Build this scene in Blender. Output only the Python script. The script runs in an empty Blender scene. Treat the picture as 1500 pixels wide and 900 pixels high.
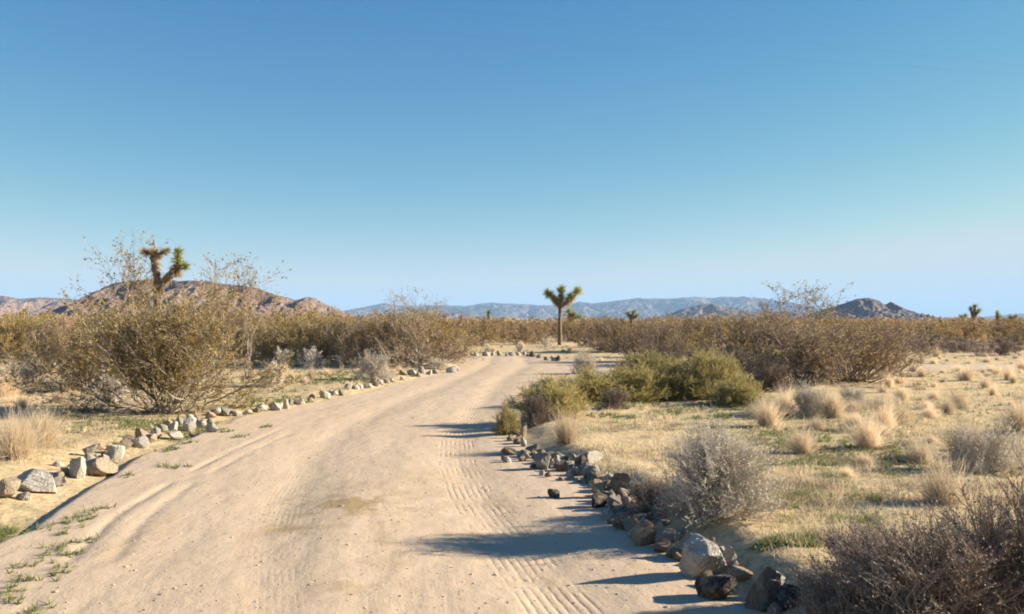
import bpy, math, random
import numpy as np
from mathutils import Vector, Matrix, Euler
scene = bpy.context.scene
col = scene.collection

# ------------------------------------------------------------------ camera, sky, sun, exposure
CAM_H = 1.6; FOC = 1299.0; HOR = 470.0
cam_d = bpy.data.cameras.new('camera'); cam = bpy.data.objects.new('camera', cam_d); col.objects.link(cam)
cam_d.sensor_width = 36.0; cam_d.lens = FOC/1500*36.0
cam.location = (0, 0, CAM_H); cam.rotation_euler = (math.radians(90)+math.atan((HOR-450)/FOC), 0, 0)
cam_d.clip_start = 0.05; cam_d.clip_end = 60000
scene.camera = cam
SUN_EL = 20.5; SUN_AZ = 82.0            # azimuth clockwise from +Y (the view direction): sun low on the right
world = bpy.data.worlds.new('World'); scene.world = world; world.use_nodes = True
wn = world.node_tree.nodes; wl = world.node_tree.links
bg = wn['Background']; sky = wn.new('ShaderNodeTexSky'); sky.sky_type = 'NISHITA'; sky.sun_disc = False
sky.sun_elevation = math.radians(SUN_EL); sky.sun_rotation = math.radians(SUN_AZ)
sky.altitude = 900; sky.air_density = 1.0; sky.dust_density = 0.15; sky.ozone_density = 2.5
# film response of the sky: each colour channel gets its own contrast, everywhere on the dome alike
ssep = wn.new('ShaderNodeSeparateColor'); scmb = wn.new('ShaderNodeCombineColor'); wl.new(sky.outputs[0], ssep.inputs[0])
for k_, (pw, am, cap) in enumerate(((1.95, .90, .64), (1.12, .645, .70), (.46, .58, .66))):
    m0 = wn.new('ShaderNodeMath'); m0.operation = 'MULTIPLY'; m0.inputs[1].default_value = .1912; wl.new(ssep.outputs[k_], m0.inputs[0])
    m1 = wn.new('ShaderNodeMath'); m1.operation = 'POWER'; m1.inputs[1].default_value = pw; wl.new(m0.outputs[0], m1.inputs[0])
    m2 = wn.new('ShaderNodeMath'); m2.operation = 'MULTIPLY'; m2.inputs[1].default_value = am; wl.new(m1.outputs[0], m2.inputs[0])
    m3 = wn.new('ShaderNodeMath'); m3.operation = 'SMOOTH_MIN'; m3.inputs[1].default_value = cap; m3.inputs[2].default_value = .12; wl.new(m2.outputs[0], m3.inputs[0])
    m2 = wn.new('ShaderNodeMath'); m2.operation = 'MULTIPLY'; m2.inputs[1].default_value = 1/.1912; wl.new(m3.outputs[0], m2.inputs[0])
    wl.new(m2.outputs[0], scmb.inputs[k_])
wl.new(scmb.outputs[0], bg.inputs['Color']); bg.inputs['Strength'].default_value = 0.067
sun_d = bpy.data.lights.new('sun', 'SUN'); sun_d.energy = 5.0; sun_d.angle = math.radians(0.5); sun_d.color = (1.0, 0.91, 0.75)
sun = bpy.data.objects.new('sun', sun_d); col.objects.link(sun)
e_, a_ = math.radians(SUN_EL), math.radians(SUN_AZ)
SDIR = Vector((math.cos(e_)*math.sin(a_), math.cos(e_)*math.cos(a_), math.sin(e_)))
sun.rotation_euler = SDIR.to_track_quat('Z', 'Y').to_euler(); sun.location = (30, 5, 30)
scene.view_settings.view_transform = 'Standard'; scene.view_settings.look = 'None'
scene.view_settings.exposure = 1.58; scene.view_settings.gamma = 1.0
scene.render.engine = 'CYCLES'
scene.cycles.filter_width = 1.9
scene.cycles.max_bounces = 6; scene.cycles.transparent_max_bounces = 4; scene.cycles.volume_bounces = 0
rng = np.random.default_rng(11)

# ------------------------------------------------------------------ numpy noise
def _hash(ix, iy, seed):
    n = (ix.astype(np.int64)*374761393 + iy.astype(np.int64)*668265263 + seed*1274126177) & 0xffffffff
    n = ((n ^ (n >> 13))*1274126177) & 0xffffffff
    return ((n ^ (n >> 16)) & 0xffff)/65535.0
def vnoise(x, y, seed=0):
    x = np.asarray(x, float); y = np.asarray(y, float)
    ix = np.floor(x); iy = np.floor(y); fx = x-ix; fy = y-iy
    fx = fx*fx*(3-2*fx); fy = fy*fy*(3-2*fy)
    a = _hash(ix, iy, seed); b = _hash(ix+1, iy, seed); c = _hash(ix, iy+1, seed); d = _hash(ix+1, iy+1, seed)
    return (a*(1-fx)+b*fx)*(1-fy)+(c*(1-fx)+d*fx)*fy
def fbm(x, y, octv=4, seed=0, gain=.5):
    s = 0; a = 1; t = 0
    for o in range(octv):
        s = s+a*(vnoise(x*2**o+o*17.3, y*2**o+o*9.1, seed+o)-.5); t += a; a *= gain
    return s/t
def sstep(a, b, v):
    t = np.clip((v-a)/(b-a), 0, 1); return t*t*(3-2*t)

# ------------------------------------------------------------------ plan of the road (metres; +Y is away from the camera)
XR = np.array([(-8,2.2),(3,1.5),(4.9,1.30),(5.5,1.13),(6.4,1.02),(7.6,.88),(8.5,.80),(9.5,.62),(10.5,.34),(11.9,.06),(13.85,.0),(17.3,.2),(23,.5),(25,1.5),(27,5),(28,12),(30,60)])
XL = np.array([(-8,-3.0),(4.5,-3.5),(6.43,-3.71),(6.81,-3.75),(7.56,-3.92),(7.93,-3.97),(8.62,-4.09),(9.24,-4.16),(10.3,-4.32),(11.2,-4.4),(12.2,-4.4),(14.8,-4.5),(16.2,-4.05),(18.5,-3.57),(21.9,-3.0),(26.6,-2.25),(29.7,-1.75),(34.6,-2.5),(38.5,-3.4),(44,-5)])
YF = np.array([(-50,44),(-6,42.5),(-2.7,41.5),(.5,41.5),(1.74,36.8),(3,33.8),(12,32),(60,34)])
T1 = np.array([(3,.9),(4.3,.48),(4.95,.30),(5.94,.09),(6.8,-.08),(8.0,-.33),(9.9,-.60),(11.9,-.73),(14,-.74),(18,-.55),(24,-.3),(32,.5)])
T2 = np.array([(3,-1.0),(4.95,-1.33),(6.3,-1.70),(7.7,-1.98),(9.9,-2.3),(12,-2.45),(16,-2.35),(22,-1.7),(32,-.9)])
R1 = np.array([(2,-2.1),(4.2,-2.55),(5.29,-2.78),(6.53,-3.10),(7.34,-3.26),(8.88,-3.40),(9.58,-3.42),(10.66,-3.45),(14,-3.4),(18,-3.0),(22,-2.4)])
R2 = np.array([(2,-1.9),(5,-2.42),(6.47,-2.80),(7.34,-2.99),(9.03,-3.18),(11,-3.2),(15,-3.1),(20,-2.6)])
def cv(c, y): return np.interp(y, c[:, 0], c[:, 1])
def road_sd(x, y):
    return np.minimum(np.minimum(x-cv(XL, y), cv(XR, y)-x), np.interp(x, YF[:, 0], YF[:, 1])-y)
def height(x, y):
    x = np.asarray(x, float); y = np.asarray(y, float)
    w = .10*fbm(x*1.3, y*1.3, 2, 5)
    sd = road_sd(x, y)+w
    off = sstep(.05, -.35, sd)
    near = sstep(60, 20, y)
    lf = x-cv(XL, y)+w*3.0; lneg = sstep(.02, -.10, lf)
    z = near*(-.055*lneg*sstep(16, 11, y)+.12*sstep(-.2, -1.3, lf)*sstep(16, 11, y)+.05*sstep(0, -.6, lf)*sstep(11, 16, y)*sstep(45, 30, y))
    z += near*(.10+.07*sstep(10, 7, y))*sstep(-.05, .50, x-cv(XR, y)-.05+w*2.2)*sstep(30, 22, y)
    z += off*(.09*fbm(x*.35, y*.35, 3, 21)+.045*fbm(x*2.1, y*2.1, 3, 31))
    z += off*sstep(8, 30, np.hypot(x, y))*.20*fbm(x*.08, y*.08, 3, 41)
    rd = 1-off
    for c, wd, dp in ((R1, .040, .014), (R2, .05, .008)):
        l = x-cv(c, y)+.05*fbm(y*1.7, x*.5, 3, 7)
        z += rd*dp*(-np.exp(-(l/wd)**2)+.12*np.exp(-((l-wd*2)/(wd*1.5))**2))*sstep(.25, .6, vnoise(y*1.1, y*0+x*.3, 9))*sstep(16, 9, y)
    for c, wd in ((T1, .3), (T2, .3)):
        z -= rd*.022*np.exp(-((x-cv(c, y))/wd)**2)
    z += rd*(.020*fbm(x*1.1, y*.45, 3, 51)+.010*fbm(x*7, y*3.5, 3, 61))
    z += .025*np.exp(-((x+1.3)/.45)**2)*rd*sstep(12, 8, y)
    return z
def gp(px, py):                      # ground point seen at a pixel of the photograph
    z = 0.
    for _ in range(6):
        d = (CAM_H-z)*FOC/(py-HOR); x = (px-750)/FOC*d; z = float(height(x, d))
    return x, d, z

# ------------------------------------------------------------------ mesh and object helpers
def mesh_np(name, V, F, mats, fmat=None, smooth=False, attrs=None):
    """V (n,3); F list of int arrays (m,3) or (m,4)"""
    me = bpy.data.meshes.new(name); V = np.asarray(V, np.float32)
    F = [np.asarray(f, np.int32) for f in (F if isinstance(F, list) else [F])]
    loops = np.concatenate([f.ravel() for f in F]); tot = np.concatenate([np.full(len(f), f.shape[1], np.int32) for f in F])
    me.vertices.add(len(V)); me.vertices.foreach_set('co', V.ravel())
    me.loops.add(len(loops)); me.loops.foreach_set('vertex_index', loops)
    me.polygons.add(len(tot)); st = np.concatenate([[0], np.cumsum(tot)[:-1]]).astype(np.int32)
    me.polygons.foreach_set('loop_start', st); me.polygons.foreach_set('loop_total', tot)
    if fmat is not None: me.polygons.foreach_set('material_index', np.asarray(fmat, np.int32))
    me.polygons.foreach_set('use_smooth', np.full(len(tot), smooth))
    for m in (mats if isinstance(mats, (list, tuple)) else [mats]): me.materials.append(m)
    for k, v in (attrs or {}).items():
        a = me.attributes.new(k, 'FLOAT', 'POINT'); a.data.foreach_set('value', np.asarray(v, np.float32).ravel())
    me.update(calc_edges=True); me.validate()
    return me
def ob(name, me, parent=None, loc=(0, 0, 0), rz=0, sc=1, rot=None):
    o = bpy.data.objects.new(name, me); col.objects.link(o); o.location = loc
    o.rotation_euler = rot if rot else (0, 0, rz); o.scale = (sc,)*3 if np.isscalar(sc) else sc
    if parent: o.parent = parent
    return o
def tag(o, label, cat, group=None):
    o['label'] = label; o['category'] = cat
    if group: o['group'] = group
    return o
def kind(o, k): o['kind'] = k; return o

# ------------------------------------------------------------------ materials
def nt(name):
    m = bpy.data.materials.new(name); m.use_nodes = True; t = m.node_tree; t.nodes.clear()
    out = t.nodes.new('ShaderNodeOutputMaterial'); return m, t, out
class G:
    def __init__(s, t): s.t = t
    def n(s, typ, **kw):
        n = s.t.nodes.new(typ)
        for k, v in kw.items():
            if k.startswith('i_'):
                key = k[2:]; key = int(key) if key.isdigit() else key.replace('_', ' ')
                if hasattr(v, 'is_linked') or isinstance(v, bpy.types.NodeSocket): s.t.links.new(v, n.inputs[key])
                else: n.inputs[key].default_value = v
            else: setattr(n, k, v)
        return n
    def math(s, op, a, b=None, c=None, clamp=False):
        n = s.t.nodes.new('ShaderNodeMath'); n.operation = op; n.use_clamp = clamp
        for i, v in enumerate((a, b, c)):
            if v is None: continue
            if isinstance(v, bpy.types.NodeSocket): s.t.links.new(v, n.inputs[i])
            else: n.inputs[i].default_value = v
        return n.outputs[0]
    def noise(s, vec, scale, detail=4, rough=.55, dist=0):
        n = s.n('ShaderNodeTexNoise'); s.t.links.new(vec, n.inputs['Vector'])
        n.inputs['Scale'].default_value = scale; n.inputs['Detail'].default_value = detail
        n.inputs['Roughness'].default_value = rough; n.inputs['Distortion'].default_value = dist
        return n.outputs['Fac']
    def mix(s, f, a, b, blend='MIX'):
        n = s.t.nodes.new('ShaderNodeMix'); n.data_type = 'RGBA'; n.blend_type = blend
        for i, v in ((0, f), (6, a), (7, b)):
            if isinstance(v, bpy.types.NodeSocket): s.t.links.new(v, n.inputs[i])
            else: n.inputs[i].default_value = (tuple(v)+(1,))[:4] if i else v
        return n.outputs[2]
    def ramp(s, f, lo, hi):
        n = s.t.nodes.new('ShaderNodeMapRange'); n.interpolation_type = 'SMOOTHSTEP'
        s.t.links.new(f, n.inputs[0]); n.inputs[1].default_value = lo; n.inputs[2].default_value = hi
        return n.outputs[0]
    def attr(s, name): return s.n('ShaderNodeAttribute', attribute_name=name).outputs['Fac']
    def bsdf(s, colour, rough=.95, normal=None, spec=.2):
        b = s.t.nodes.new('ShaderNodeBsdfPrincipled')
        if isinstance(colour, bpy.types.NodeSocket): s.t.links.new(colour, b.inputs['Base Color'])
        else: b.inputs['Base Color'].default_value = tuple(colour)+(1,)
        b.inputs['Roughness'].default_value = rough; b.inputs['Specular IOR Level'].default_value = spec
        if normal is not None: s.t.links.new(normal, b.inputs['Normal'])
        return b.outputs[0]
    def bump(s, h, dist, strength=1, normal=None):
        b = s.t.nodes.new('ShaderNodeBump')
        if isinstance(dist, bpy.types.NodeSocket): s.t.links.new(dist, b.inputs['Distance'])
        else: b.inputs['Distance'].default_value = dist
        b.inputs['Strength'].default_value = strength
        s.t.links.new(h, b.inputs['Height'])
        if normal is not None: s.t.links.new(normal, b.inputs['Normal'])
        return b.outputs[0]

def mat_ground():
    m, t, out = nt('sand_and_desert_soil'); g = G(t)
    geo = g.n('ShaderNodeNewGeometry'); pos = geo.outputs['Position']
    sep = g.n('ShaderNodeSeparateXYZ'); t.links.new(pos, sep.inputs[0]); Y = sep.outputs['Y']
    road = g.attr('road'); lane = g.attr('lane'); green = g.attr('green'); far = g.attr('far')
    cmb = g.n('ShaderNodeCombineXYZ'); t.links.new(lane, cmb.inputs[0]); t.links.new(g.math('MULTIPLY', Y, .16), cmb.inputs[1]); lanev = cmb.outputs[0]
    n1 = g.noise(pos, .9, 5, .6); n2 = g.noise(pos, 9, 6, .65); n3 = g.noise(pos, 60, 5, .7); n4 = g.noise(lanev, 3.2, 6, .62, .4)
    n5 = g.noise(pos, 2.6, 5, .6, .6)
    # road sand
    c = g.mix(n1, (.49, .36, .238), (.57, .43, .298))
    c = g.mix(g.math('MULTIPLY', g.ramp(n4, .50, .72), .5), c, (.42, .295, .175))
    c = g.mix(g.math('MULTIPLY', g.ramp(n2, .54, .70), .42), c, (.38, .265, .155))
    c = g.mix(g.math('MULTIPLY', g.ramp(n3, .60, .78), .35), c, (.32, .23, .14))
    c = g.mix(g.math('MULTIPLY', g.attr('patch'), g.ramp(n5, .42, .62)), c, (.33, .235, .115))
    # desert soil with straw litter
    s = g.mix(n5, (.50, .355, .18), (.66, .495, .295))
    s = g.mix(g.math('MULTIPLY', g.ramp(n2, .50, .70), .6), s, (.24, .165, .085))
    s = g.mix(g.math('MULTIPLY', g.ramp(n3, .5, .7), .55), s, (.52, .40, .25))
    s = g.mix(g.math('MULTIPLY', g.ramp(g.noise(pos, 4.5, 6, .75, 1.2), .50, .62), .6), s, (.25, .18, .09))
    s = g.mix(g.math('MULTIPLY', g.ramp(g.noise(pos, 1.6, 6, .7, .8), .52, .66), .55), s, (.30, .26, .12))
    gn = g.math('MULTIPLY', green, g.ramp(g.noise(pos, 3.2, 6, .7, .5), .40, .62))
    s = g.mix(g.math('MULTIPLY', gn, .6), s, (.13, .155, .045))
    s = g.mix(g.math('MULTIPLY', far, g.ramp(g.noise(pos, .02, 6, .6), .3, .6)), s, (.20, .135, .075))
    rm = g.ramp(g.math('ADD', road, g.math('MULTIPLY', g.math('SUBTRACT', n2, .5), .9)), .32, .62)
    c = g.mix(rm, s, c)
    # tyre tread relief
    def tread(attr, half, pitch, amp):
        l = g.math('ADD', g.attr(attr), g.math('MULTIPLY', g.math('SUBTRACT', g.noise(pos, 2.2, 3, .6), .5), .035)); a = g.math('ABSOLUTE', l)
        win = g.math('SUBTRACT', 1, g.ramp(a, half*.8, half*1.05))
        w = g.math('SINE', g.math('MULTIPLY', l, 2*math.pi/pitch))
        w = g.math('POWER', g.math('MULTIPLY_ADD', w, .5, .5), 2.2)
        brk = g.ramp(g.noise(pos, 1.6, 6, .74, .8), .42, .66)
        lug = g.math('MULTIPLY_ADD', g.math('SINE', g.math('MULTIPLY_ADD', Y, 100, g.math('MULTIPLY', l, 55))), .10, .9)
        return g.math('MULTIPLY', g.math('MULTIPLY', w, lug), g.math('MULTIPLY', g.math('MULTIPLY', win, brk), amp))
    tr = g.math('ADD', tread('track_a', .25, .058, 1.0), tread('track_b', .20, .044, .26))
    tr = g.math('MULTIPLY', tr, road)
    c = g.mix(g.math('MULTIPLY', tr, .22), c, (.40, .28, .17))
    b1 = g.bump(n2, g.math('MULTIPLY_ADD', rm, -.018, .028), .8); b2 = g.bump(n3, .004, .8, b1); b3 = g.bump(g.math('MULTIPLY', tr, -1), .0042, 1, b2)
    b4 = g.bump(n4, .022, .45, b3)
    t.links.new(g.bsdf(c, .97, b4, .1), out.inputs[0]); return m
def mat_rock(name, a, b, c3, spot=.5):
    m, t, out = nt(name); g = G(t)
    co = g.n('ShaderNodeTexCoord').outputs['Object']; oi = g.n('ShaderNodeObjectInfo')
    va = g.n('ShaderNodeVectorMath', operation='ADD'); t.links.new(co, va.inputs[0]); t.links.new(oi.outputs['Location'], va.inputs[1]); v = va.outputs[0]
    n1 = g.noise(v, 6, 6, .65, .5); n2 = g.noise(v, 55, 4, .7); n3 = g.noise(v, 18, 5, .6)
    c = g.mix(g.ramp(n1, .36, .66), a, b); c = g.mix(g.math('MULTIPLY', g.ramp(n3, .55, .72), spot), c, c3)
    c = g.mix(g.math('MULTIPLY', g.ramp(n2, .55, .72), .35), c, (.12, .10, .09))
    c = g.mix(g.math('MULTIPLY', g.ramp(g.noise(v, 3.1, 5, .7, .8), .44, .62), .55), c, (.46, .36, .245))   # wind-blown dust in the hollows
    bmp = g.bump(n2, .006, .8, g.bump(n3, .03, .9, g.bump(n1, .05, .7)))
    t.links.new(g.bsdf(c, .88, bmp, .3), out.inputs[0]); return m
def mat_leaf(name, cols, trans=.35, rough=.7, var=True):
    m, t, out = nt(name); g = G(t)
    geo = g.n('ShaderNodeNewGeometry'); r = geo.outputs['Random Per Island']; oi = g.n('ShaderNodeObjectInfo').outputs['Random']
    cr = g.n('ShaderNodeValToRGB'); t.links.new(r, cr.inputs[0]); el = cr.color_ramp.elements
    while len(el) < len(cols): el.new(.5)
    for i, c in enumerate(cols): el[i].position = i/max(1, len(cols)-1); el[i].color = tuple(c)+(1,)
    c = cr.outputs[0]
    if var:
        k = g.math('MULTIPLY_ADD', oi, .5, .75)
        hs = g.n('ShaderNodeHueSaturation'); t.links.new(c, hs.inputs['Color']); t.links.new(k, hs.inputs['Value']); c = hs.outputs[0]
    d = g.bsdf(c, rough, None, .15)
    if trans > 0:
        tr = g.n('ShaderNodeBsdfTranslucent'); t.links.new(c, tr.inputs[0]); mx = g.n('ShaderNodeMixShader'); mx.inputs[0].default_value = trans
        t.links.new(d, mx.inputs[1]); t.links.new(tr.outputs[0], mx.inputs[2]); d = mx.outputs[0]
    t.links.new(d, out.inputs[0]); return m
def mat_hill(name, a, b, dark, sc, bd):
    m, t, out = nt(name); g = G(t)
    pos = g.n('ShaderNodeNewGeometry').outputs['Position']
    n1 = g.noise(pos, sc*.25, 6, .65, .5); n2 = g.noise(pos, sc, 6, .7); vo = g.n('ShaderNodeTexVoronoi'); t.links.new(pos, vo.inputs['Vector']); vo.inputs['Scale'].default_value = sc*1.2
    c = g.mix(g.ramp(n1, .38, .62), a, b); c = g.mix(g.math('MULTIPLY', g.ramp(n2, .50, .66), .75), c, dark)
    bm = g.bump(n2, bd, 1.0, g.bump(vo.outputs['Distance'], bd*.8, .8))
    t.links.new(g.bsdf(c, .95, bm, .1), out.inputs[0]); return m
def mat_bark(name, a, b, sc=20, bd=.02):
    m, t, out = nt(name); g = G(t)
    co = g.n('ShaderNodeTexCoord').outputs['Object']; mp = g.n('ShaderNodeMapping'); t.links.new(co, mp.inputs[0]); mp.inputs['Scale'].default_value = (1, 1, .35)
    n1 = g.noise(mp.outputs[0], sc, 5, .7, .3)
    t.links.new(g.bsdf(g.mix(g.ramp(n1, .35, .65), a, b), .95, g.bump(n1, bd, 1), .1), out.inputs[0]); return m

M_ground = mat_ground()
M_pale = mat_rock('pale_granite', (.50, .44, .36), (.68, .61, .51), (.40, .31, .22))
M_tan = mat_rock('tan_stone', (.42, .30, .19), (.52, .40, .27), (.50, .44, .36))
M_pink = mat_rock('pinkish_stone', (.38, .24, .16), (.46, .33, .24), (.45, .38, .32))
M_grey = mat_rock('grey_stone', (.28, .25, .215), (.40, .36, .31), (.42, .38, .33))
M_brown = mat_rock('brown_stone', (.19, .13, .09), (.31, .23, .165), (.33, .26, .2))
M_dark = mat_rock('dark_basalt', (.045, .037, .033), (.085, .068, .056), (.20, .16, .12), .6)
M_stem = mat_bark('grey_creosote_bark', (.21, .165, .125), (.36, .30, .245))
M_stemd = mat_bark('dark_creosote_bark', (.07, .052, .042), (.17, .13, .10))
M_creo = mat_leaf('creosote_leaf', [(.16, .11, .033), (.39, .27, .078), (.51, .375, .13), (.26, .17, .06)], .32)
M_creob = mat_leaf('brown_creosote_leaf', [(.18, .12, .058), (.35, .24, .115), (.46, .33, .185), (.25, .165, .085)], .28)
M_broom = mat_leaf('olive_green_twig', [(.27, .225, .07), (.46, .38, .145), (.35, .28, .105), (.56, .46, .23)], .32)
M_greyt = mat_leaf('pale_grey_twig', [(.54, .475, .38), (.76, .69, .59), (.66, .585, .48), (.42, .35, .25)], .35)
M_purp = mat_leaf('dusky_brown_twig', [(.18, .13, .10), (.35, .27, .20), (.26, .19, .145), (.47, .37, .29)], .25)
M_tuft = mat_leaf('straw_blade', [(.64, .50, .325), (.77, .64, .46), (.69, .55, .38), (.50, .36, .21)], .45)
M_straw = mat_leaf('dry_litter_blade', [(.62, .48, .28), (.78, .65, .45), (.46, .33, .18)], .4, var=False)
M_weed = mat_leaf('green_weed_leaf', [(.12, .15, .045), (.22, .24, .08), (.17, .18, .08), (.34, .32, .14)], .35, var=False)
M_jtrunk = mat_bark('joshua_tree_bark', (.12, .085, .055), (.26, .19, .125), 14, .04)
M_jgreen = mat_leaf('joshua_green_leaf', [(.20, .22, .045), (.40, .39, .10), (.28, .28, .08), (.60, .54, .22)], .25)
M_jdead = mat_leaf('joshua_dead_leaf', [(.34, .24, .12), (.52, .40, .22), (.42, .29, .15)], .3)
M_hill = mat_hill('rocky_hill_granite', (.25, .165, .12), (.34, .245, .19), (.085, .062, .055), .10, 9)
M_hilld = mat_hill('dark_hill_rock', (.13, .10, .085), (.20, .155, .125), (.07, .058, .052), .05, 6)
M_mtn = mat_hill('far_mountain_rock', (.075, .062, .055), (.22, .17, .13), (.030, .027, .026), .004, 130)

# ------------------------------------------------------------------ ground sheet
def axis(fine0, fine1, step, lo, hi, grow):
    a = list(np.arange(fine0, fine1, step)); s = step; v = fine1
    while v < hi: a.append(v); s *= grow; v += s
    a.append(hi); s = step; v = fine0-step; b = []
    while v > lo: b.append(v); s *= grow; v -= s
    b.append(lo); return np.array(b[::-1]+a)
ax = axis(-5.2, 4.6, .032, -26000, 26000, 1.09)
ys = [3.6]
while ys[-1] < 90: ys.append(ys[-1]+max(.03, .0062*ys[-1]))
while ys[-1] < 30000: ys.append(ys[-1]*1.07)
b = [3.6-.15]; s = .2
while b[-1] > -4000: b.append(b[-1]-s); s *= 1.3
ay = np.array(b[::-1]+ys)
GX, GY = np.meshgrid(ax, ay); GZ = height(GX, GY)
PATCH = [(530, 735, 95, 30, 1.), (430, 770, 60, 16, .8), (520, 850, 60, 30, .7), (720, 745, 40, 12, .5), (620, 700, 50, 12, .4)]
GREEN = [(980, 605, 130, 20, 1.), (1180, 640, 150, 40, .6), (230, 635, 90, 14, .8), (20, 775, 60, 18, 1.), (1220, 770, 110, 30, .7), (480, 552, 60, 14, 1.), (360, 590, 120, 12, .6), (120, 625, 150, 22, .6), (1400, 620, 120, 50, .35), (1150, 800, 80, 25, .5)]
def blobs(L, X, Y):
    r = np.zeros_like(X)
    for (px, py, w, h, s_) in L:
        x, y, _ = gp(px, py); sx = w/FOC*y; sy = h*y*y/(CAM_H*FOC)
        r = np.maximum(r, s_*np.exp(-((X-x)/sx)**2-((Y-y)/sy)**2))
    return r
nr, nc = GX.shape
idx = np.arange(nr*nc).reshape(nr, nc)
F = np.stack([idx[:-1, :-1], idx[:-1, 1:], idx[1:, 1:], idx[1:, :-1]], -1).reshape(-1, 4)
ctr = (cv(XL, GY)+cv(XR, GY))/2
me = mesh_np('desert_ground', np.stack([GX, GY, GZ], -1).reshape(-1, 3), F, M_ground, smooth=True, attrs=dict(
    road=np.clip(.5+road_sd(GX, GY)/.6, 0, 1), lane=np.clip(GX-ctr, -50, 50), green=np.clip(blobs(GREEN, GX, GY)+.18*(fbm(GX*.2, GY*.2, 3, 77) > .05), 0, 1),
    patch=blobs(PATCH, GX, GY), far=sstep(60, 300, GY), track_a=np.clip(GX-cv(T1, GY), -3, 3), track_b=np.clip(GX-cv(T2, GY), -3, 3)))
kind(ob('ground', me), 'structure')

# ------------------------------------------------------------------ hills and mountains (rock ridges standing where they stand)
def ridge(name, prof, dist, depth, mat, res, rough, seed, top_py=None):
    """prof: (px, py) skyline points; the ridge crest lies at the given distance"""
    P = np.array(prof, float); X0 = (P[:, 0]-750)/FOC*dist; Z0 = np.maximum(0, (HOR-P[:, 1])/FOC*dist+CAM_H)
    nx = int((X0[-1]-X0[0])/res)+1; ny = int(depth*2/res)+1
    x = np.linspace(X0[0], X0[-1], nx); y = np.linspace(-depth, depth, ny); X, Y = np.meshgrid(x, y)
    crest = np.interp(x, X0, Z0)[None, :]
    u = np.abs(Y)/depth; hm = crest.max()
    sh = np.clip(1-u*(1.0+.15*np.sin(X*.01)), 0, 1)**1.05
    spur = np.abs(fbm(X/(hm*.8), Y/(hm*1.9), 5, seed, .6))*3.0
    n = fbm(X/(hm*.45), Y/(hm*.45), 6, seed+3, .70)
    Z = crest*sh*(1-spur*np.minimum(1, u*4)*1.0)+1.7*rough*hm*n*np.minimum(1, sh*5)*(.22+.78*np.minimum(1, u*8))
    Z = np.where(sh <= .001, -2, Z)
    Z[:, 0] = np.minimum(Z[:, 0], -2); Z[:, -1] = np.minimum(Z[:, -1], -2)
    idx = np.arange(nx*ny).reshape(ny, nx); F = np.stack([idx[:-1, :-1], idx[:-1, 1:], idx[1:, 1:], idx[1:, :-1]], -1).reshape(-1, 4)
    me = mesh_np(name, np.stack([X, Y+dist, Z], -1).reshape(-1, 3), F, mat, smooth=False)
    return kind(ob(name, me), 'structure')
ridge('rocky_hill', [(60, 474), (95, 463), (112, 453), (130, 438), (150, 422), (170, 413), (190, 412), (210, 410), (240, 409), (262, 412), (290, 411), (320, 415), (345, 418), (372, 421), (400, 431), (420, 436), (434, 440), (450, 435), (462, 437), (478, 446), (500, 456), (530, 468), (548, 474)], 900, 150, M_hill, 2.2, .16, 3)
ridge('low_hills', [(-260, 468), (-150, 440), (-60, 428), (-20, 432), (8, 434), (30, 438), (60, 436), (100, 438), (130, 440), (170, 446), (230, 460), (280, 474)], 2600, 420, M_hill, 12, .10, 13)
ridge('blue_mountain_range', [(440, 472), (480, 461), (520, 452), (560, 444), (600, 448), (640, 447), (680, 448), (720, 443), (750, 444), (790, 447), (830, 446), (850, 441), (868, 444), (885, 443), (900, 440), (935, 437), (970, 437), (1000, 435), (1050, 434), (1090, 434), (1130, 438), (1165, 444), (1200, 455), (1240, 466), (1270, 474)], 9000, 1500, M_mtn, 32, .16, 23)
ridge('distant_range', [(1330, 474), (1380, 466), (1430, 465), (1460, 462), (1500, 459), (1560, 452), (1640, 446), (1750, 460), (1800, 474)], 9500, 1300, M_mtn, 60, .14, 29)
ridge('dark_foothills', [(560, 474), (610, 466), (650, 459), (675, 457), (705, 460), (735, 466), (770, 474)], 4200, 400, M_hilld, 18, .14, 33)
ridge('dark_foothills', [(940, 474), (975, 462), (1000, 452), (1025, 446), (1045, 444), (1060, 450), (1075, 448), (1095, 454), (1120, 458), (1150, 455), (1180, 458), (1210, 463), (1240, 474)], 3400, 400, M_hilld, 14, .14, 37)
ridge('dark_rocky_hill', [(1165, 474), (1190, 461), (1212, 452), (1235, 445), (1255, 438), (1272, 436), (1285, 440), (1297, 447), (1305, 442), (1316, 448), (1335, 456), (1355, 463), (1385, 474)], 1700, 230, M_hilld, 5, .15, 43)
# pale dry lake bed far out, lying just above the plain
def sheet(name, x0, x1, y0, y1, z, mat, seed):
    a = np.linspace(0, 2*np.pi, 80, endpoint=False); r = 1+.25*fbm(np.cos(a)*3, np.sin(a)*3, 3, seed)
    V = np.stack([(x0+x1)/2+(x1-x0)/2*r*np.cos(a), (y0+y1)/2+(y1-y0)/2*r*np.sin(a), np.full(80, z)], -1)
    V = np.vstack([[(x0+x1)/2, (y0+y1)/2, z], V]); F = np.array([(0, i+1, (i+1) % 80+1) for i in range(80)])
    return kind(ob(name, mesh_np(name, V, F, mat)), 'structure')
m_, t_, o_ = nt('pale_lake_clay'); g_ = G(t_); t_.links.new(g_.bsdf(g_.mix(g_.noise(g_.n('ShaderNodeNewGeometry').outputs['Position'], .01, 4), (.5, .44, .37), (.62, .56, .5)), .95), o_.inputs[0])
sheet('dry_lake_bed', 380, 1020, 1750, 3050, .6, m_, 3)

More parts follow.
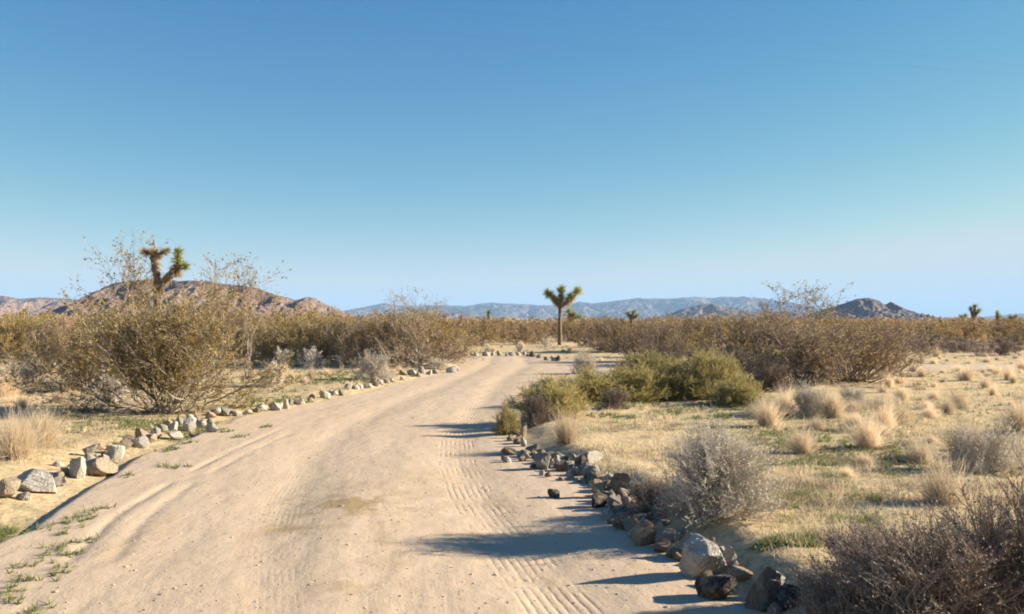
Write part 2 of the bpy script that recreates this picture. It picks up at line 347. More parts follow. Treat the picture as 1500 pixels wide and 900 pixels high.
# ------------------------------------------------------------------ branching plants
def norm(v): return v/np.maximum(1e-9, np.linalg.norm(v, axis=-1, keepdims=True))
def grow(p0, d, L, K, bend, r0, r1, r):
    s = np.linspace(0, 1, K)[None, :, None]
    P = p0[:, None]+d[:, None]*s*L[:, None, None]+bend[:, None]*(s**2)*L[:, None, None]
    P[:, 1:-1] += r.normal(0, .028, P[:, 1:-1].shape)*L[:, None, None]
    R = r0[:, None]*(1-s[..., 0])+r1[:, None]*s[..., 0]
    return P, R
def kids(P, r, M, tmin, ang, L, K, r0, r1, up=.15):
    N, k, _ = P.shape; i = r.integers(0, N, M); t = tmin+(1-tmin)*r.random(M)**.8; f = t*(k-1)*.999; j = f.astype(int); f = (f-j)[:, None]
    p0 = P[i, j]*(1-f)+P[i, j+1]*f; tan = norm(P[i, j+1]-P[i, j])
    rd = norm(np.cross(tan, r.normal(size=(M, 3)))); a = ang*(.6+.8*r.random(M))[:, None]
    d = norm(tan*np.cos(a)+rd*np.sin(a)+np.array([0, 0, up])); LL = L*(.5+r.random(M))*(1.15-.5*t)
    bend = r.normal(0, .12, (M, 3))+np.array([0, 0, .08])
    return grow(p0, d, LL, K, bend, np.full(M, r0), np.full(M, r1), r)
def tubes(PR, sides=3):
    Vs = []; Fs = []; off = 0
    for P, R in PR:
        N, K, _ = P.shape; T = norm(np.gradient(P, axis=1)); ref = np.array([.31, .77, .55])
        A = norm(np.cross(T, ref)); B = np.cross(T, A); th = np.arange(sides)*2*np.pi/sides
        V = P[:, :, None]+R[:, :, None, None]*(A[:, :, None]*np.cos(th)[None, None, :, None]+B[:, :, None]*np.sin(th)[None, None, :, None])
        idx = off+np.arange(N*K*sides).reshape(N, K, sides); a = idx[:, :-1]; b_ = idx[:, 1:]
        F = np.stack([a, np.roll(a, -1, 2), np.roll(b_, -1, 2), b_], -1).reshape(-1, 4)
        Vs.append(V.reshape(-1, 3)); Fs.append(F); off += N*K*sides
    return np.vstack(Vs), np.vstack(Fs)
def blades(p, d, L, w, r, wtip=0.):
    """thin pointed blades: a triangle each, width across a random side direction"""
    s = norm(np.cross(d, r.normal(size=d.shape)))*w[:, None]*.5
    V = np.stack([p-s, p+s, p+d*L[:, None]], 1).reshape(-1, 3); F = np.arange(len(V)).reshape(-1, 3); return V, F
def leaflets(p, size, r, elong=1.7):
    n = len(p); a = norm(r.normal(size=(n, 3))); b_ = norm(np.cross(a, r.normal(size=(n, 3)))); s = size[:, None]
    V = np.stack([p-a*s*elong*.5, p+b_*s*.5, p+a*s*elong*.5, p-b_*s*.5], 1).reshape(-1, 3)
    return V, np.arange(len(V)).reshape(-1, 4)
def on_twigs(P, r, M, tmin=.2, jit=.01):
    N, k, _ = P.shape; i = r.integers(0, N, M); t = tmin+(1-tmin)*r.random(M); f = t*(k-1)*.999; j = f.astype(int); f = (f-j)[:, None]
    return P[i, j]*(1-f)+P[i, j+1]*f+r.normal(0, jit, (M, 3))
def bush(seed, H=2.0, W=1.6, ns=26, n1=240, n2=1400, nl=9000, leaf=.02, thick=1., lean=(0, 0), upright=.5, low=.0, tw=None, bt=.22, dome=False, greentwig=False):
    """vase-shaped desert shrub of height H, half width W; returns stems (V,F) and foliage (V,F)"""
    r = np.random.default_rng(seed); az = r.random(ns)*2*np.pi; tilt = np.clip(r.normal(.62, .3, ns), .03, 1.35)*(1-upright*.35)
    if low: tilt[:int(ns*low)] = 1.2+.25*r.random(int(ns*low))
    d = np.stack([np.sin(tilt)*np.cos(az)*W/H*1.25+lean[0], np.sin(tilt)*np.sin(az)*W/H*1.25+lean[1], np.cos(tilt)], -1); d = norm(d)
    L = (H*.82/np.maximum(.55, d[:, 2]))*(.7+.45*r.random(ns)); L = np.minimum(L, H*1.25)
    if dome: L = .84/np.sqrt((d[:, 0]**2+d[:, 1]**2)/W**2+d[:, 2]**2/H**2)*(.72+.28*r.random(ns))
    p0 = np.stack([r.normal(0, .06*W, ns), r.normal(0, .06*W, ns), np.full(ns, -.04)], -1)
    bend = np.stack([-d[:, 0]*.18, -d[:, 1]*.18, np.full(ns, .10)], -1)+r.normal(0, .08, (ns, 3))
    A = grow(p0, d, L, 8, bend, .016*thick*(.6+.8*r.random(ns)), np.full(ns, .004*thick), r)
    B = kids(A[0], r, n1, bt, .6, H*.33, 5, .0055*thick, .0025*thick)
    C = kids(B[0], r, n2, .1, .65, H*.15, 4, .0028*thick, .0014*thick) if tw is None else kids(B[0], r, n2, .1, .65, H*.15, 4, tw, tw*.6)
    for q in (A, B, C): q[0][..., 2] = np.maximum(q[0][..., 2], -.03)
    S = tubes([A, B] if greentwig else [A, B, C]); lp = on_twigs(np.concatenate([C[0]]), r, nl, .15, leaf*.6)
    lp = lp[lp[:, 2] > .04]
    if greentwig:
        Vr, Fr = ribbons(C[0], C[1]*1.6, r); Vl, Fl = leaflets(lp, leaf*(.6+.8*r.random(len(lp))), r)
        return S, (np.vstack([Vr, Vl]), np.vstack([Fr, Fl+len(Vr)]))
    return S, leaflets(lp, leaf*(.6+.8*r.random(len(lp))), r)
def spiky(seed, H, W, n, w=.004, curve=.25, p0s=.05, up=.55):
    """bunch of blades bursting from a small base"""
    r = np.random.default_rng(seed); az = r.random(n)*2*np.pi; tl = np.abs(r.normal(0, .55, n)); tl = np.clip(tl, 0, 1.45)
    d = norm(np.stack([np.sin(tl)*np.cos(az)*W/H*1.6, np.sin(tl)*np.sin(az)*W/H*1.6, np.cos(tl)], -1))
    L = H*(.3+.8*r.random(n)**.7); base = np.stack([r.normal(0, p0s*W*4, n), r.normal(0, p0s*W*4, n), np.zeros(n)-.01], -1)
    P, R = grow(base, d, L, 4, r.normal(0, .20, (n, 3))+np.array([0, 0, -.10]), np.full(n, w*.5), np.full(n, w*.22), r)
    return P, R
def ribbons(P, R, r):
    T = norm(np.gradient(P, axis=1)); s = norm(np.cross(T, r.normal(size=(len(P), 1, 3))))*R[..., None]
    V = np.stack([P-s, P+s], 2); N, K = P.shape[:2]; idx = np.arange(N*K*2).reshape(N, K, 2)
    F = np.stack([idx[:, :-1, 0], idx[:, :-1, 1], idx[:, 1:, 1], idx[:, 1:, 0]], -1).reshape(-1, 4); return V.reshape(-1, 3), F
def merge(parts):
    V = []; F = []; mi = []; off = 0
    for k, (v, f) in enumerate(parts):
        V.append(v); F.append(f+off); mi.append(np.full(len(f), k)); off += len(v)
    return np.vstack(V), F, np.concatenate(mi)

PROTO = {}
def proto_bush(key, seed, leafmat, stemmat, **kw):
    S, Lf = bush(seed, **kw)
    PROTO[key] = (mesh_np(key+'_stems', S[0], S[1], stemmat), mesh_np(key+'_foliage', Lf[0], Lf[1], leafmat))
def proto_far(key, seed, leafmat, stemmat, **kw):
    S, Lf = bush(seed, **kw); V, Fs, mi = merge([S, Lf]); PROTO[key] = mesh_np(key, V, Fs, [stemmat, leafmat], mi)
CAST = []          # (label noun, px, py) of the landmarks, for the labels of what stands beside them
def put(name, key, label, cat, xyz, rz=0, sc=1, group=None, parts=('stems', 'foliage'), sink=.02):
    x, y, z = xyz; p = PROTO[key]
    if isinstance(p, tuple):
        o = ob(name, None, None, (x, y, z-sink), rz, sc)
        o.empty_display_size = .3
        for nm, me in zip(parts, p): ob(nm, me, o)
    else: o = ob(name, p, None, (x, y, z-sink), rz, sc)
    tag(o, label, cat, group); return o

proto_bush('big_creosote', 1, M_creo, M_stem, H=2.0, W=2.1, ns=54, n1=620, n2=5200, nl=44000, leaf=.021, thick=1.0, low=.22, bt=.15)
proto_bush('creosote_a', 2, M_creo, M_stem, H=1.75, W=1.8, ns=40, n1=420, n2=2800, nl=17000, leaf=.026, low=.25, bt=.12)
proto_bush('creosote_b', 3, M_creob, M_stem, H=1.7, W=1.9, ns=46, n1=420, n2=2400, nl=10000, leaf=.026, lean=(.34, -.05), low=.34, bt=.25, thick=1.35)
proto_bush('bare_creosote', 4, M_creo, M_stem, H=2.9, W=.75, ns=6, n1=34, n2=170, nl=1100, leaf=.028, upright=1.0, bt=.45, thick=.8)
proto_bush('broom_a', 5, M_broom, M_stemd, H=1.1, W=1.2, ns=70, n1=900, n2=9000, nl=16000, leaf=.012, thick=.6, upright=.5, tw=.0026, greentwig=True, low=.30, dome=True, bt=.05)
proto_bush('broom_b', 6, M_broom, M_stemd, H=.95, W=1.1, ns=70, n1=800, n2=8000, nl=14000, leaf=.012, thick=.6, upright=.4, tw=.0026, greentwig=True, low=.35, dome=True, bt=.05)
proto_bush('grey_bush', 7, M_greyt, M_greyt, H=.70, W=.70, ns=70, n1=900, n2=9000, nl=16000, leaf=.008, thick=.42, tw=.0011, low=.3, dome=True, bt=.1)
proto_bush('grey_bush_b', 17, M_greyt, M_greyt, H=.5, W=.6, ns=50, n1=500, n2=3600, nl=6000, leaf=.009, thick=.32, tw=.0016, low=.3, dome=True, bt=.1)
proto_bush('dusky_bush', 8, M_purp, M_purp, H=.72, W=.85, ns=60, n1=700, n2=6500, nl=11000, leaf=.008, thick=.62, tw=.0012, low=.25, dome=True, bt=.1)
proto_bush('dusky_bush_b', 18, M_purp, M_purp, H=.45, W=.5, ns=40, n1=500, n2=3200, nl=8000, leaf=.008, thick=.55, tw=.0012, low=.25, dome=True, bt=.1)
for k in range(4):
    proto_far('far_creosote_%d' % k, 30+k, [M_creo, M_creob, M_creob, M_creob][k], M_stem, H=1.7, W=1.9, ns=30, n1=160, n2=700, nl=6500, leaf=.045, thick=1.1, low=.3, bt=.1, lean=(.1*k-.15, 0))
for k in range(3):
    r = np.random.default_rng(60+k); P, R = spiky(60+k, .40, .24+.04*k, 1700-250*k, .003, p0s=.05); PROTO['tuft_%d' % k] = mesh_np('tuft', *ribbons(P, R, r), M_tuft)
    P, R = spiky(70+k, .34, .26, 600, .006); PROTO['far_tuft_%d' % k] = mesh_np('far_tuft', *ribbons(P, R, r), M_tuft)
proto_far('far_grey', 90, M_greyt, M_greyt, H=.6, W=.7, ns=30, n1=140, n2=700, nl=2400, leaf=.02, thick=.5, low=.3)

# --- creosote bushes that stand out
def at(px, py): return gp(px, py)
put('creosote_bush', 'big_creosote', 'big olive-brown creosote bush behind the left row of stones, dark stems meeting at the sand', 'creosote bush', at(248, 602), .4, (1.0, 1.0, .90))
put('creosote_bush', 'bare_creosote', 'tall nearly bare creosote stems poking above the bush beside the leftmost joshua tree', 'creosote bush', at(200, 562), 1.0, 1.12)
put('creosote_bush', 'bare_creosote', 'sparse creosote with two wispy tips right of the left joshua tree', 'creosote bush', at(310, 560), 2.3, .98)
put('creosote_bush', 'bare_creosote', 'thin open creosote whose lone spray leans right above the rocky hill', 'creosote bush', at(362, 556), 4.6, (1.1, 1.1, .98))
put('creosote_bush', 'creosote_a', 'brown creosote bush reaching left of the big olive-brown one, low over shaded grass', 'creosote bush', at(135, 572), 2.0, .82)
put('creosote_bush', 'creosote_a', 'olive creosote bush at the far left edge of the view', 'creosote bush', at(25, 524), .9, 1.0)
put('creosote_bush', 'creosote_b', 'creosote bush second from the left edge, standing above pale tufts', 'creosote bush', at(95, 520), 3.9, 1.0)
put('creosote_bush', 'creosote_a', 'wide creosote with pale bare lower branches, left of the road bend', 'creosote bush', at(430, 526), 1.2, 1.06)
put('creosote_bush', 'creosote_b', 'spreading creosote filling the gap between the big left bush and the bend', 'creosote bush', at(365, 523), 5.0, 1.0)
put('creosote_bush', 'creosote_a', 'dense brown creosote directly behind the pale bush, left of the road bend', 'creosote bush', at(560, 534), 2.7, .98)
put('creosote_bush', 'creosote_b', 'full brown creosote on the point where the road bends', 'creosote bush', at(615, 537), 3.3, .98)
put('creosote_bush', 'creosote_a', 'narrow creosote tucked behind the two at the bend', 'creosote bush', at(500, 524), 5.7, .95)
put('creosote_bush', 'bare_creosote', 'bare tipped creosote rising thinly over the bend against the blue range', 'creosote bush', at(598, 528), 0.3, (.96, .96, .84))
put('creosote_bush', 'bare_creosote', 'small bare sprig standing above the scrub just right of the bend creosotes', 'creosote bush', at(632, 524), 3.3, .80)
put('creosote_bush', 'creosote_b', 'broad brown creosote with grey stems leaning right, behind the green shrubs', 'creosote bush', at(1165, 562), .0, (1.15, 1.0, .82))
put('creosote_bush', 'creosote_b', 'right half of the brown creosote pair, its long pale branches sprawling over the grass', 'creosote bush', at(1245, 558), .25, (1.2, 1.0, .76))
put('creosote_bush', 'bare_creosote', 'tall leafless creosote sprays above the right-hand brown creosotes', 'creosote bush', at(1145, 552), 2.0, (1.6, 1.3, .76))
put('creosote_bush', 'bare_creosote', 'leafless sprays second from the dark right-hand hill', 'creosote bush', at(1205, 548), 4.4, (1.6, 1.2, .75))
put('creosote_bush', 'creosote_a', 'brown creosote just above the green shrubs, left of the leaning pair', 'creosote bush', at(1075, 545), 1.0, .85)
put('creosote_bush', 'creosote_b', 'creosote half hidden behind the middle of the green hedge', 'creosote bush', at(960, 530), 2.0, .90)

for px, py, key, rz, sc, lab in [
    (468, 533, 'creosote_a', .4, (1.1, 1.1, .95), 'olive-gold creosote in the middle of the left scrub, above the straggling white stones'),
    (525, 536, 'creosote_b', 2.2, (.95, .95, .92), 'golden-brown creosote just left of the pale roadside bush'),
    (395, 535, 'creosote_a', 4.1, .82, 'creosote behind the pale bush right of the big left creosote'),
    (580, 528, 'creosote_a', 1.9, 1.0, 'tall olive creosote behind the full brown one at the bend'),
    (648, 530, 'creosote_a', 5.2, .80, 'outermost small creosote on the point of the bend'),
    (60, 545, 'creosote_b', 1.1, .85, 'low creosote over shaded grass at the far left'),
    (900, 516, 'creosote_b', 3.0, 1.0, 'brown creosote behind the left end of the green hedge, right of the tall joshua tree'),
    (1015, 535, 'creosote_b', .5, 1.0, 'brown creosote showing over the tallest part of the green hedge'),
    (1110, 556, 'creosote_b', 1.5, (1.0, 1.0, .95), 'brown creosote rising directly behind the right end of the green hedge')]:
    put('creosote_bush', key, lab, 'creosote bush', at(px, py), rz, sc)

# --- green broom-like shrubs in a hedge on the inner side of the bend
HG = 'green shrubs on the inside of the bend'
for px, py, key, sc, rz, lab in [
    (808, 610, 'broom_b', (.8, .66, .66), 0, 'leftmost green shrub of the hedge, standing at the road edge above the stones'),
    (868, 588, 'broom_b', (1.05, .9, .66), 1, 'dark-based green shrub right of the one at the road edge'),
    (925, 586, 'broom_a', (1.15, .9, .64), 2, 'olive shrub in the left middle of the hedge over deep shade'),
    (985, 584, 'broom_b', (1.15, .9, .72), 3, 'olive shrub in the right middle of the hedge'),
    (1040, 582, 'broom_a', (1., .85, .84), 4, 'tallest yellow-green shrub, near the right end of the hedge'),
    (1082, 593, 'broom_b', (.95, .7, .56), 5, 'rightmost and lowest green shrub of the hedge'),
    (950, 566, 'broom_a', (1.2, 1., .72), 2.6, 'green shrub in the back row of the hedge'),
    (742, 636, 'broom_b', (.26, .26, .46), 1.5, 'little green shrub alone where the stones meet the road, casting a long shadow')]:
    put('green_shrub', key, lab, 'shrub', at(px, py), rz, sc, HG)
# --- grey and brown twiggy bushes
for px, py, key, sc, rz, nm, lab in [
    (1048, 750, 'grey_bush', (.98, 1.05, .98), 0, 'grey_bush', 'pale grey twiggy bush behind the right row of stones'),
    (1185, 608, 'grey_bush_b', (.95, .95, 1.05), 1, 'grey_bush', 'low brown-grey bush below the leaning creosote pair'),
    (1245, 596, 'grey_bush_b', (.7, .7, .8), 2, 'grey_bush', 'small grey bush right of the low brown-grey one'),
    (545, 556, 'grey_bush_b', (1.25, 1.25, 1.5), 3, 'grey_bush', 'pale fluffy bush at the left roadside before the bend'),
    (402, 566, 'grey_bush_b', (.85, .85, 1.2), 4, 'grey_bush', 'pale bush right of the big left creosote'),
    (1452, 690, 'grey_bush_b', (1.0, 1.0, 1.0), 5, 'grey_bush', 'grey bush near the right edge, upper of the two there'),
    (1375, 935, 'dusky_bush', (1., 1., .80), 0, 'dusky_bush', 'large dusky brown bush filling the lower right corner'),
    (1490, 905, 'dusky_bush', (.8, .8, 1.0), 2, 'dusky_bush', 'dusky bush cut by the right edge of the view, behind the corner bush'),
    (1228, 935, 'dusky_bush_b', (.8, .8, .85), 1, 'dusky_bush', 'small dusky bush beside the nearest dark stones'),
    (1260, 850, 'dusky_bush_b', (.8, .8, .8), 2, 'dusky_bush', 'thin dusky bush on the left shoulder of the corner bush'),
    (786, 622, 'dusky_bush_b', (.75, .75, 1.15), 3, 'dusky_bush', 'dark twigs added as the shaded foot of the leftmost green shrub'),  # added dark bush standing in for the shade low on the green shrub
    (962, 748, 'dusky_bush_b', (.85, .8, .75), 4, 'dusky_bush', 'low dark brush between the pinkish boulder and the pale grey bush'),
    (900, 598, 'dusky_bush_b', (1.0, .8, .9), 1, 'dusky_bush', 'dark bare brush under the left middle of the green hedge'),
    (1130, 573, 'dusky_bush_b', (1.6, 1.2, 1.5), 5, 'dusky_bush', 'dark brush at the foot of the leaning creosotes, by the hedge end'),
    (30, 566, 'dusky_bush_b', (1.3, 1.3, 1.1), 2, 'dusky_bush', 'brown bush low in the grass at the left edge'),
    (855, 548, 'grey_bush_b', (1.1, 1.1, 1.3), 2, 'grey_bush', 'pale bush behind the left end of the green hedge'),
    (640, 541, 'grey_bush_b', (1.0, 1.0, .8), 2, 'grey_bush', 'low pale bush at the foot of the bend creosotes')]:
    put(nm, key, lab, 'bush', at(px, py), rz, sc)
# --- straw tufts that stand out
TG = 'straw-coloured bunchgrass tufts'
NAMED = []
for px, py, s_, lab in [
    (830, 649, .98, 'fluffy golden tuft beside the stones left of the pale grey bush'),
    (1271, 655, .98, 'upright golden tuft alone in the middle of the right-hand flat'),
    (1380, 735, .92, 'golden tuft just above the big corner bush'),
    (1220, 611, 1.05, 'golden tuft touching the low brown-grey bush'),
    (1492, 634, 1.2, 'golden tuft cut by the right edge of the view'),
    (1405, 598, 1.0, 'golden tuft with a dark shadow, in the upper right flat'),
    (1412, 672, 1.15, 'tawny tuft leaning against the grey bush at the right'),
    (25, 672, 1.35, 'broad pale tuft at the left edge above the big flat slab'),
    (8, 582, 1.6, 'golden tuft at the left edge, higher than the broad pale one'),
    (62, 655, 1.2, 'thin tuft between the broad pale tuft and the shaded grass'),
    (1320, 622, .9, 'small golden tuft right of and above the lone upright one'),
    (1150, 603, 1.1, 'straw tuft at the right foot of the green hedge')]:
    x, y, z = at(px, py); put('grass_tuft', 'tuft_%d' % (len(NAMED) % 3), lab, 'grass tuft', (x, y, z), px, (s_*.88, s_*.88, s_*1.0), TG); NAMED.append((x, y))

# --- the scattered rest: placed in plan, told apart by what they stand near
def ppx(x, y): return 750+FOC*x/y, HOR+FOC*CAM_H/y
MARKS = [('the lone upright golden tuft', 1271, 655), ('the tuft above the corner bush', 1380, 735), ('the low brown-grey bush', 1185, 608), ('the leaning brown creosotes', 1230, 560), ('the right edge of the view', 1500, 600),
         ('the pale grey bush', 1035, 756), ('the green hedge', 980, 590), ('the bunched tufts in the upper right flat', 1405, 598), ('the big left creosote', 248, 602), ('the pale roadside bush', 545, 556), ('the left edge of the view', 0, 590),
         ('the middle joshua tree', 820, 505), ('the bend creosotes', 600, 537), ('the far row of stones', 720, 520), ('the pale bush right of the big left creosote', 402, 566)]
used = {}
SIZES = ['tiny', 'small', 'short', 'squat', 'thin', 'loose', 'rounded', 'full']
def near_label(noun, x, y, sizeword):
    px, py = ppx(x, y); ds = sorted(MARKS, key=lambda m: math.hypot((m[1]-px), (m[2]-py)*2.2))
    m = ds[0]; rel = []
    dy = py-m[2]; dx = px-m[1]
    r1 = ('just ' if math.hypot(dx, dy) < 45 else '')+(('below' if dy > 0 else 'above') if abs(dy)*2.2 > abs(dx) else ('right of' if dx > 0 else 'left of'))
    l = '%s %s %s %s' % (sizeword, noun, r1, m[0])
    if l in used:
        m2 = ds[1]; l = ''
        for a_ in (' pale', ' tawny', ' thin', ' ragged', ' split', ' flattened', ' bristly', ' lopsided', ' sunlit', ' bleached'):
            l = '%s %s %s %s' % (sizeword+a_, noun, r1, m[0])
            if l not in used: break
    n = used.get(l, 0); used[l] = n+1; return l
TAKEN = list(NAMED)
def scatter(n, region, mind, rs, avoid_road=.35):
    out = []
    for _ in range(n*60):
        px = rs.uniform(region[0], region[2]); py = rs.uniform(region[1], region[3])
        d = CAM_H*FOC/(py-HOR); x = (px-750)/FOC*d; y = d
        if road_sd(x, y) > -avoid_road: continue
        if any((x-a)**2+(y-b_)**2 < mind**2 for a, b_ in TAKEN): continue
        TAKEN.append((x, y)); out.append((x, y, float(height(x, y))))
        if len(out) >= n: break
    return out
rs = random.Random(5)
spots = scatter(20, (1290, 590, 1500, 700), .6, rs)+scatter(62, (1290, 522, 1500, 600), .85, rs)+scatter(16, (1120, 600, 1330, 640), .6, rs)+scatter(5, (1150, 655, 1350, 720), .6, rs)
spots += scatter(16, (0, 525, 130, 600), .8, rs)+scatter(14, (380, 545, 530, 566), .7, rs)+scatter(26, (640, 500, 900, 519), .8, rs, .2)+scatter(18, (655, 507, 860, 520), .55, rs, .12)+scatter(8, (800, 525, 880, 545), .6, rs, .2)+scatter(6, (560, 545, 640, 552), .5, rs)
for i, (x, y, z) in enumerate(spots):
    if i % 3 == 2: continue
    nearf = y < 18; s_ = rs.uniform(.35, .95)*(1.0 if nearf else 1.25)
    w = 'small' if s_ < .8 else 'full' if s_ > 1.15 else 'rounded'
    put('grass_tuft', ('tuft_%d' if nearf else 'far_tuft_%d') % (i % 3), near_label('straw tuft', x, y, w), 'grass tuft', (x, y, z), i*1.3, (s_*rs.uniform(.6, 1.15), s_*rs.uniform(.6, 1.15), s_*rs.uniform(.5, 1.1)), TG)
for i, (x, y, z) in enumerate(scatter(10, (1290, 530, 1500, 640), 1.1, rs)+scatter(9, (640, 497, 900, 517), 1.2, rs, .3)+scatter(6, (0, 520, 200, 600), 1.1, rs)+scatter(3, (400, 540, 520, 562), 1., rs)):
    put('grey_bush', 'far_grey', near_label('grey-brown bush', x, y, rs.choice(['low', 'rounded', 'dull'])), 'bush', (x, y, z), i*2.1, rs.uniform(.6, 1.2), 'low grey bushes in the flats')

proto_far('far_dusky', 91, M_purp, M_purp, H=.7, W=.8, ns=30, n1=160, n2=800, nl=3000, leaf=.025, thick=.5, low=.3)
for i, (x, y, z) in enumerate(scatter(22, (1270, 505, 1500, 532), 1.2, rs)+scatter(6, (1300, 540, 1500, 600), 1.2, rs)+scatter(8, (0, 508, 200, 545), 1.3, rs)):
    put('dusky_bush', 'far_dusky', near_label('brown twiggy bush', x, y, rs.choice(['low', 'broad', 'dark'])), 'bush', (x, y, z), i*2.1, (rs.uniform(.8, 1.7), rs.uniform(.8, 1.4), rs.uniform(.7, 1.2)), 'low brown bushes in the flats')

# --- scrub belt towards the hills
BT = []
tries = 0
while len(BT) < 262 and tries < 90000:
    tries += 1
    y = 37+78*rs.random()**1.1; hw = y*.61; x = rs.uniform(-hw, hw); px, py = ppx(x, y)
    if road_sd(x, y) > -1.6: continue
    if 630 < px < 900 and y < 50: continue
    if abs(px-820) < 14 and y < 63: continue
    if px > 1270 and y < 50: continue
    if any((x-a)**2+(y-b_)**2 < (1.5+y*.010)**2 for a, b_ in BT): continue
    BT.append((x, y))
HZ = [(0, 'left edge of the view'), (60, 'low hills at the far left'), (130, 'left foot of the rocky hill'), (190, 'rocky hill'), (240, 'left joshua tree'), (330, 'rocky hill shoulder'), (430, 'low end of the rocky hill'), (500, 'gap right of the rocky hill'), (560, 'start of the blue range'), (615, 'creosotes at the bend'), (716, 'slim far joshua tree'), (770, 'far row of stones'), (820, 'tall middle joshua tree'), (842, 'right-leaning joshua tree'), (925, 'low joshua top'), (980, 'olive middle of the hedge'), (1045, 'dark foothills'), (1090, 'right end of the hedge'), (1150, 'pale lake bed'), (1200, 'leaning creosotes'), (1275, 'peak of the dark hill'), (1345, 'right slope of the dark hill'), (1426, 'largest right-hand joshua tree'), (1461, 'single-headed joshua tree'), (1500, 'right edge of the view')]
for i, (x, y) in enumerate(BT):
    px, py = ppx(x, y); m = min(HZ, key=lambda h: abs(h[0]-px)); s_ = rs.uniform(.62, .92)*(1.16 if px < 640 else 1.03)
    band = 'near' if y < 50 else 'middle' if y < 72 else 'far'
    side = 'beneath' if abs(px-m[0]) < 12 and m[0] not in (0, 1500) else 'right of' if px > m[0] else 'left of'
    lab = '%s creosote, %s scrub belt, %s the %s' % ('large' if s_ > .82 else 'lower', band, side, m[1])
    for a_ in ('', 'dense ', 'thin ', 'broad ', 'lopsided ', 'ragged '):
        if a_+lab not in used: lab = a_+lab; break
    used[lab] = 1
    put('creosote_bush', 'far_creosote_%d' % (i % 4), lab, 'creosote bush', (x, y, float(height(x, y))), i*1.7, s_, 'creosote bushes of the scrub belt')
# beyond it nobody could count them
n = 4600; yy = 108+690*rng.random(n)**1.5; xx = (rng.random(n)*2-1)*yy*.66; zz = height(xx, yy)
nl = 34; c = np.stack([xx, yy, zz], -1); s_ = .8+.7*rng.random(n)
u = norm(rng.normal(size=(n, nl, 3)))*(.5+.5*rng.random((n, nl, 1)))
P = c[:, None]+u*np.array([1.35, 1.35, .8])*s_[:, None, None]+np.array([0, 0, .85])*s_[:, None, None]
V, F = leaflets(P.reshape(-1, 3), .22*(.6+.9*rng.random(n*nl)), rng, 1.5)
tag(kind(ob('distant_scrub', mesh_np('distant_scrub', V, F, M_creob)), 'stuff'), 'brown haze of desert scrub running out to the foot of the hills', 'scrub')

# ------------------------------------------------------------------ joshua trees
def joshua(label, xyz, branches, heads, leafn=170, leafL=.26, group=None):
    """branches: list of [(x,z,y?)...] polylines with radii, in metres from the base; heads: (x, y, z, ax, ay, az, size, dead)"""
    root = ob('joshua_tree', None, None, xyz); tag(root, label, 'joshua tree', group); r = np.random.default_rng(int(abs(xyz[0]*100))+7)
    Vs = []; Fs = []; off = 0
    for pl in branches:
        pl = np.array(pl, float); t = np.linspace(0, len(pl)-1, (len(pl)-1)*5+1); Q = np.stack([np.interp(t, np.arange(len(pl)), pl[:, k]) for k in range(4)], -1)
        P = Q[None, :, :3]; R = Q[None, :, 3]*(1+.15*r.normal(size=len(Q)).clip(-1, 1)); V, F = tubes([(P, R)], 9)
        Vs.append(V); Fs.append(F+off); off += len(V)
    ob('trunk', mesh_np('joshua_trunk', np.vstack(Vs), np.vstack(Fs), M_jtrunk, smooth=True), root)
    for pl in branches[1:]:
        pl = np.array(pl, float); n = int(leafn*.7); t = r.random(n)*(len(pl)-1)*.999; j = t.astype(int); f = (t-j)[:, None]
        q = pl[j]*(1-f)+pl[j+1]*f; tan = norm(pl[j+1, :3]-pl[j, :3]); sd = norm(np.cross(tan, r.normal(size=(n, 3))))
        V, F = blades(q[:, :3]+sd*q[:, 3:4]*.9, norm(-tan*.7+sd*.8), q[:, 3]*(1.2+1.2*r.random(n)), q[:, 3]*.22, r)
        ob('dead_leaf_thatch', mesh_np('dead_leaf_thatch', V, F, M_jdead), root)
    for (x, y, z, a, b_, c_, s, dead) in heads:
        axd = norm(np.array([a, b_, c_], float)); n = leafn
        d = norm(axd*.55+norm(r.normal(size=(n, 3)))*1.0); p = np.array([x, y, z])+axd*(r.random((n, 1))-.6)*.26*s/.3*.6
        V, F = blades(p, d, leafL*s/.3*(.7+.5*r.random(n)), np.full(n, .030*s/.3), r)
        ob('leaf_rosette', mesh_np('leaf_rosette', V, F, M_jdead if dead else M_jgreen), root)
        n = int(leafn*.8); d = norm(-axd*.7+norm(r.normal(size=(n, 3)))*.6); p = np.array([x, y, z])-axd*(.05+r.random((n, 1))*.36)*s/.3
        V, F = blades(p, d, leafL*.8*s/.3*(.6+.6*r.random(n)), np.full(n, .028*s/.3), r)
        ob('dead_leaf_skirt', mesh_np('dead_leaf_skirt', V, F, M_jdead), root)
    return root
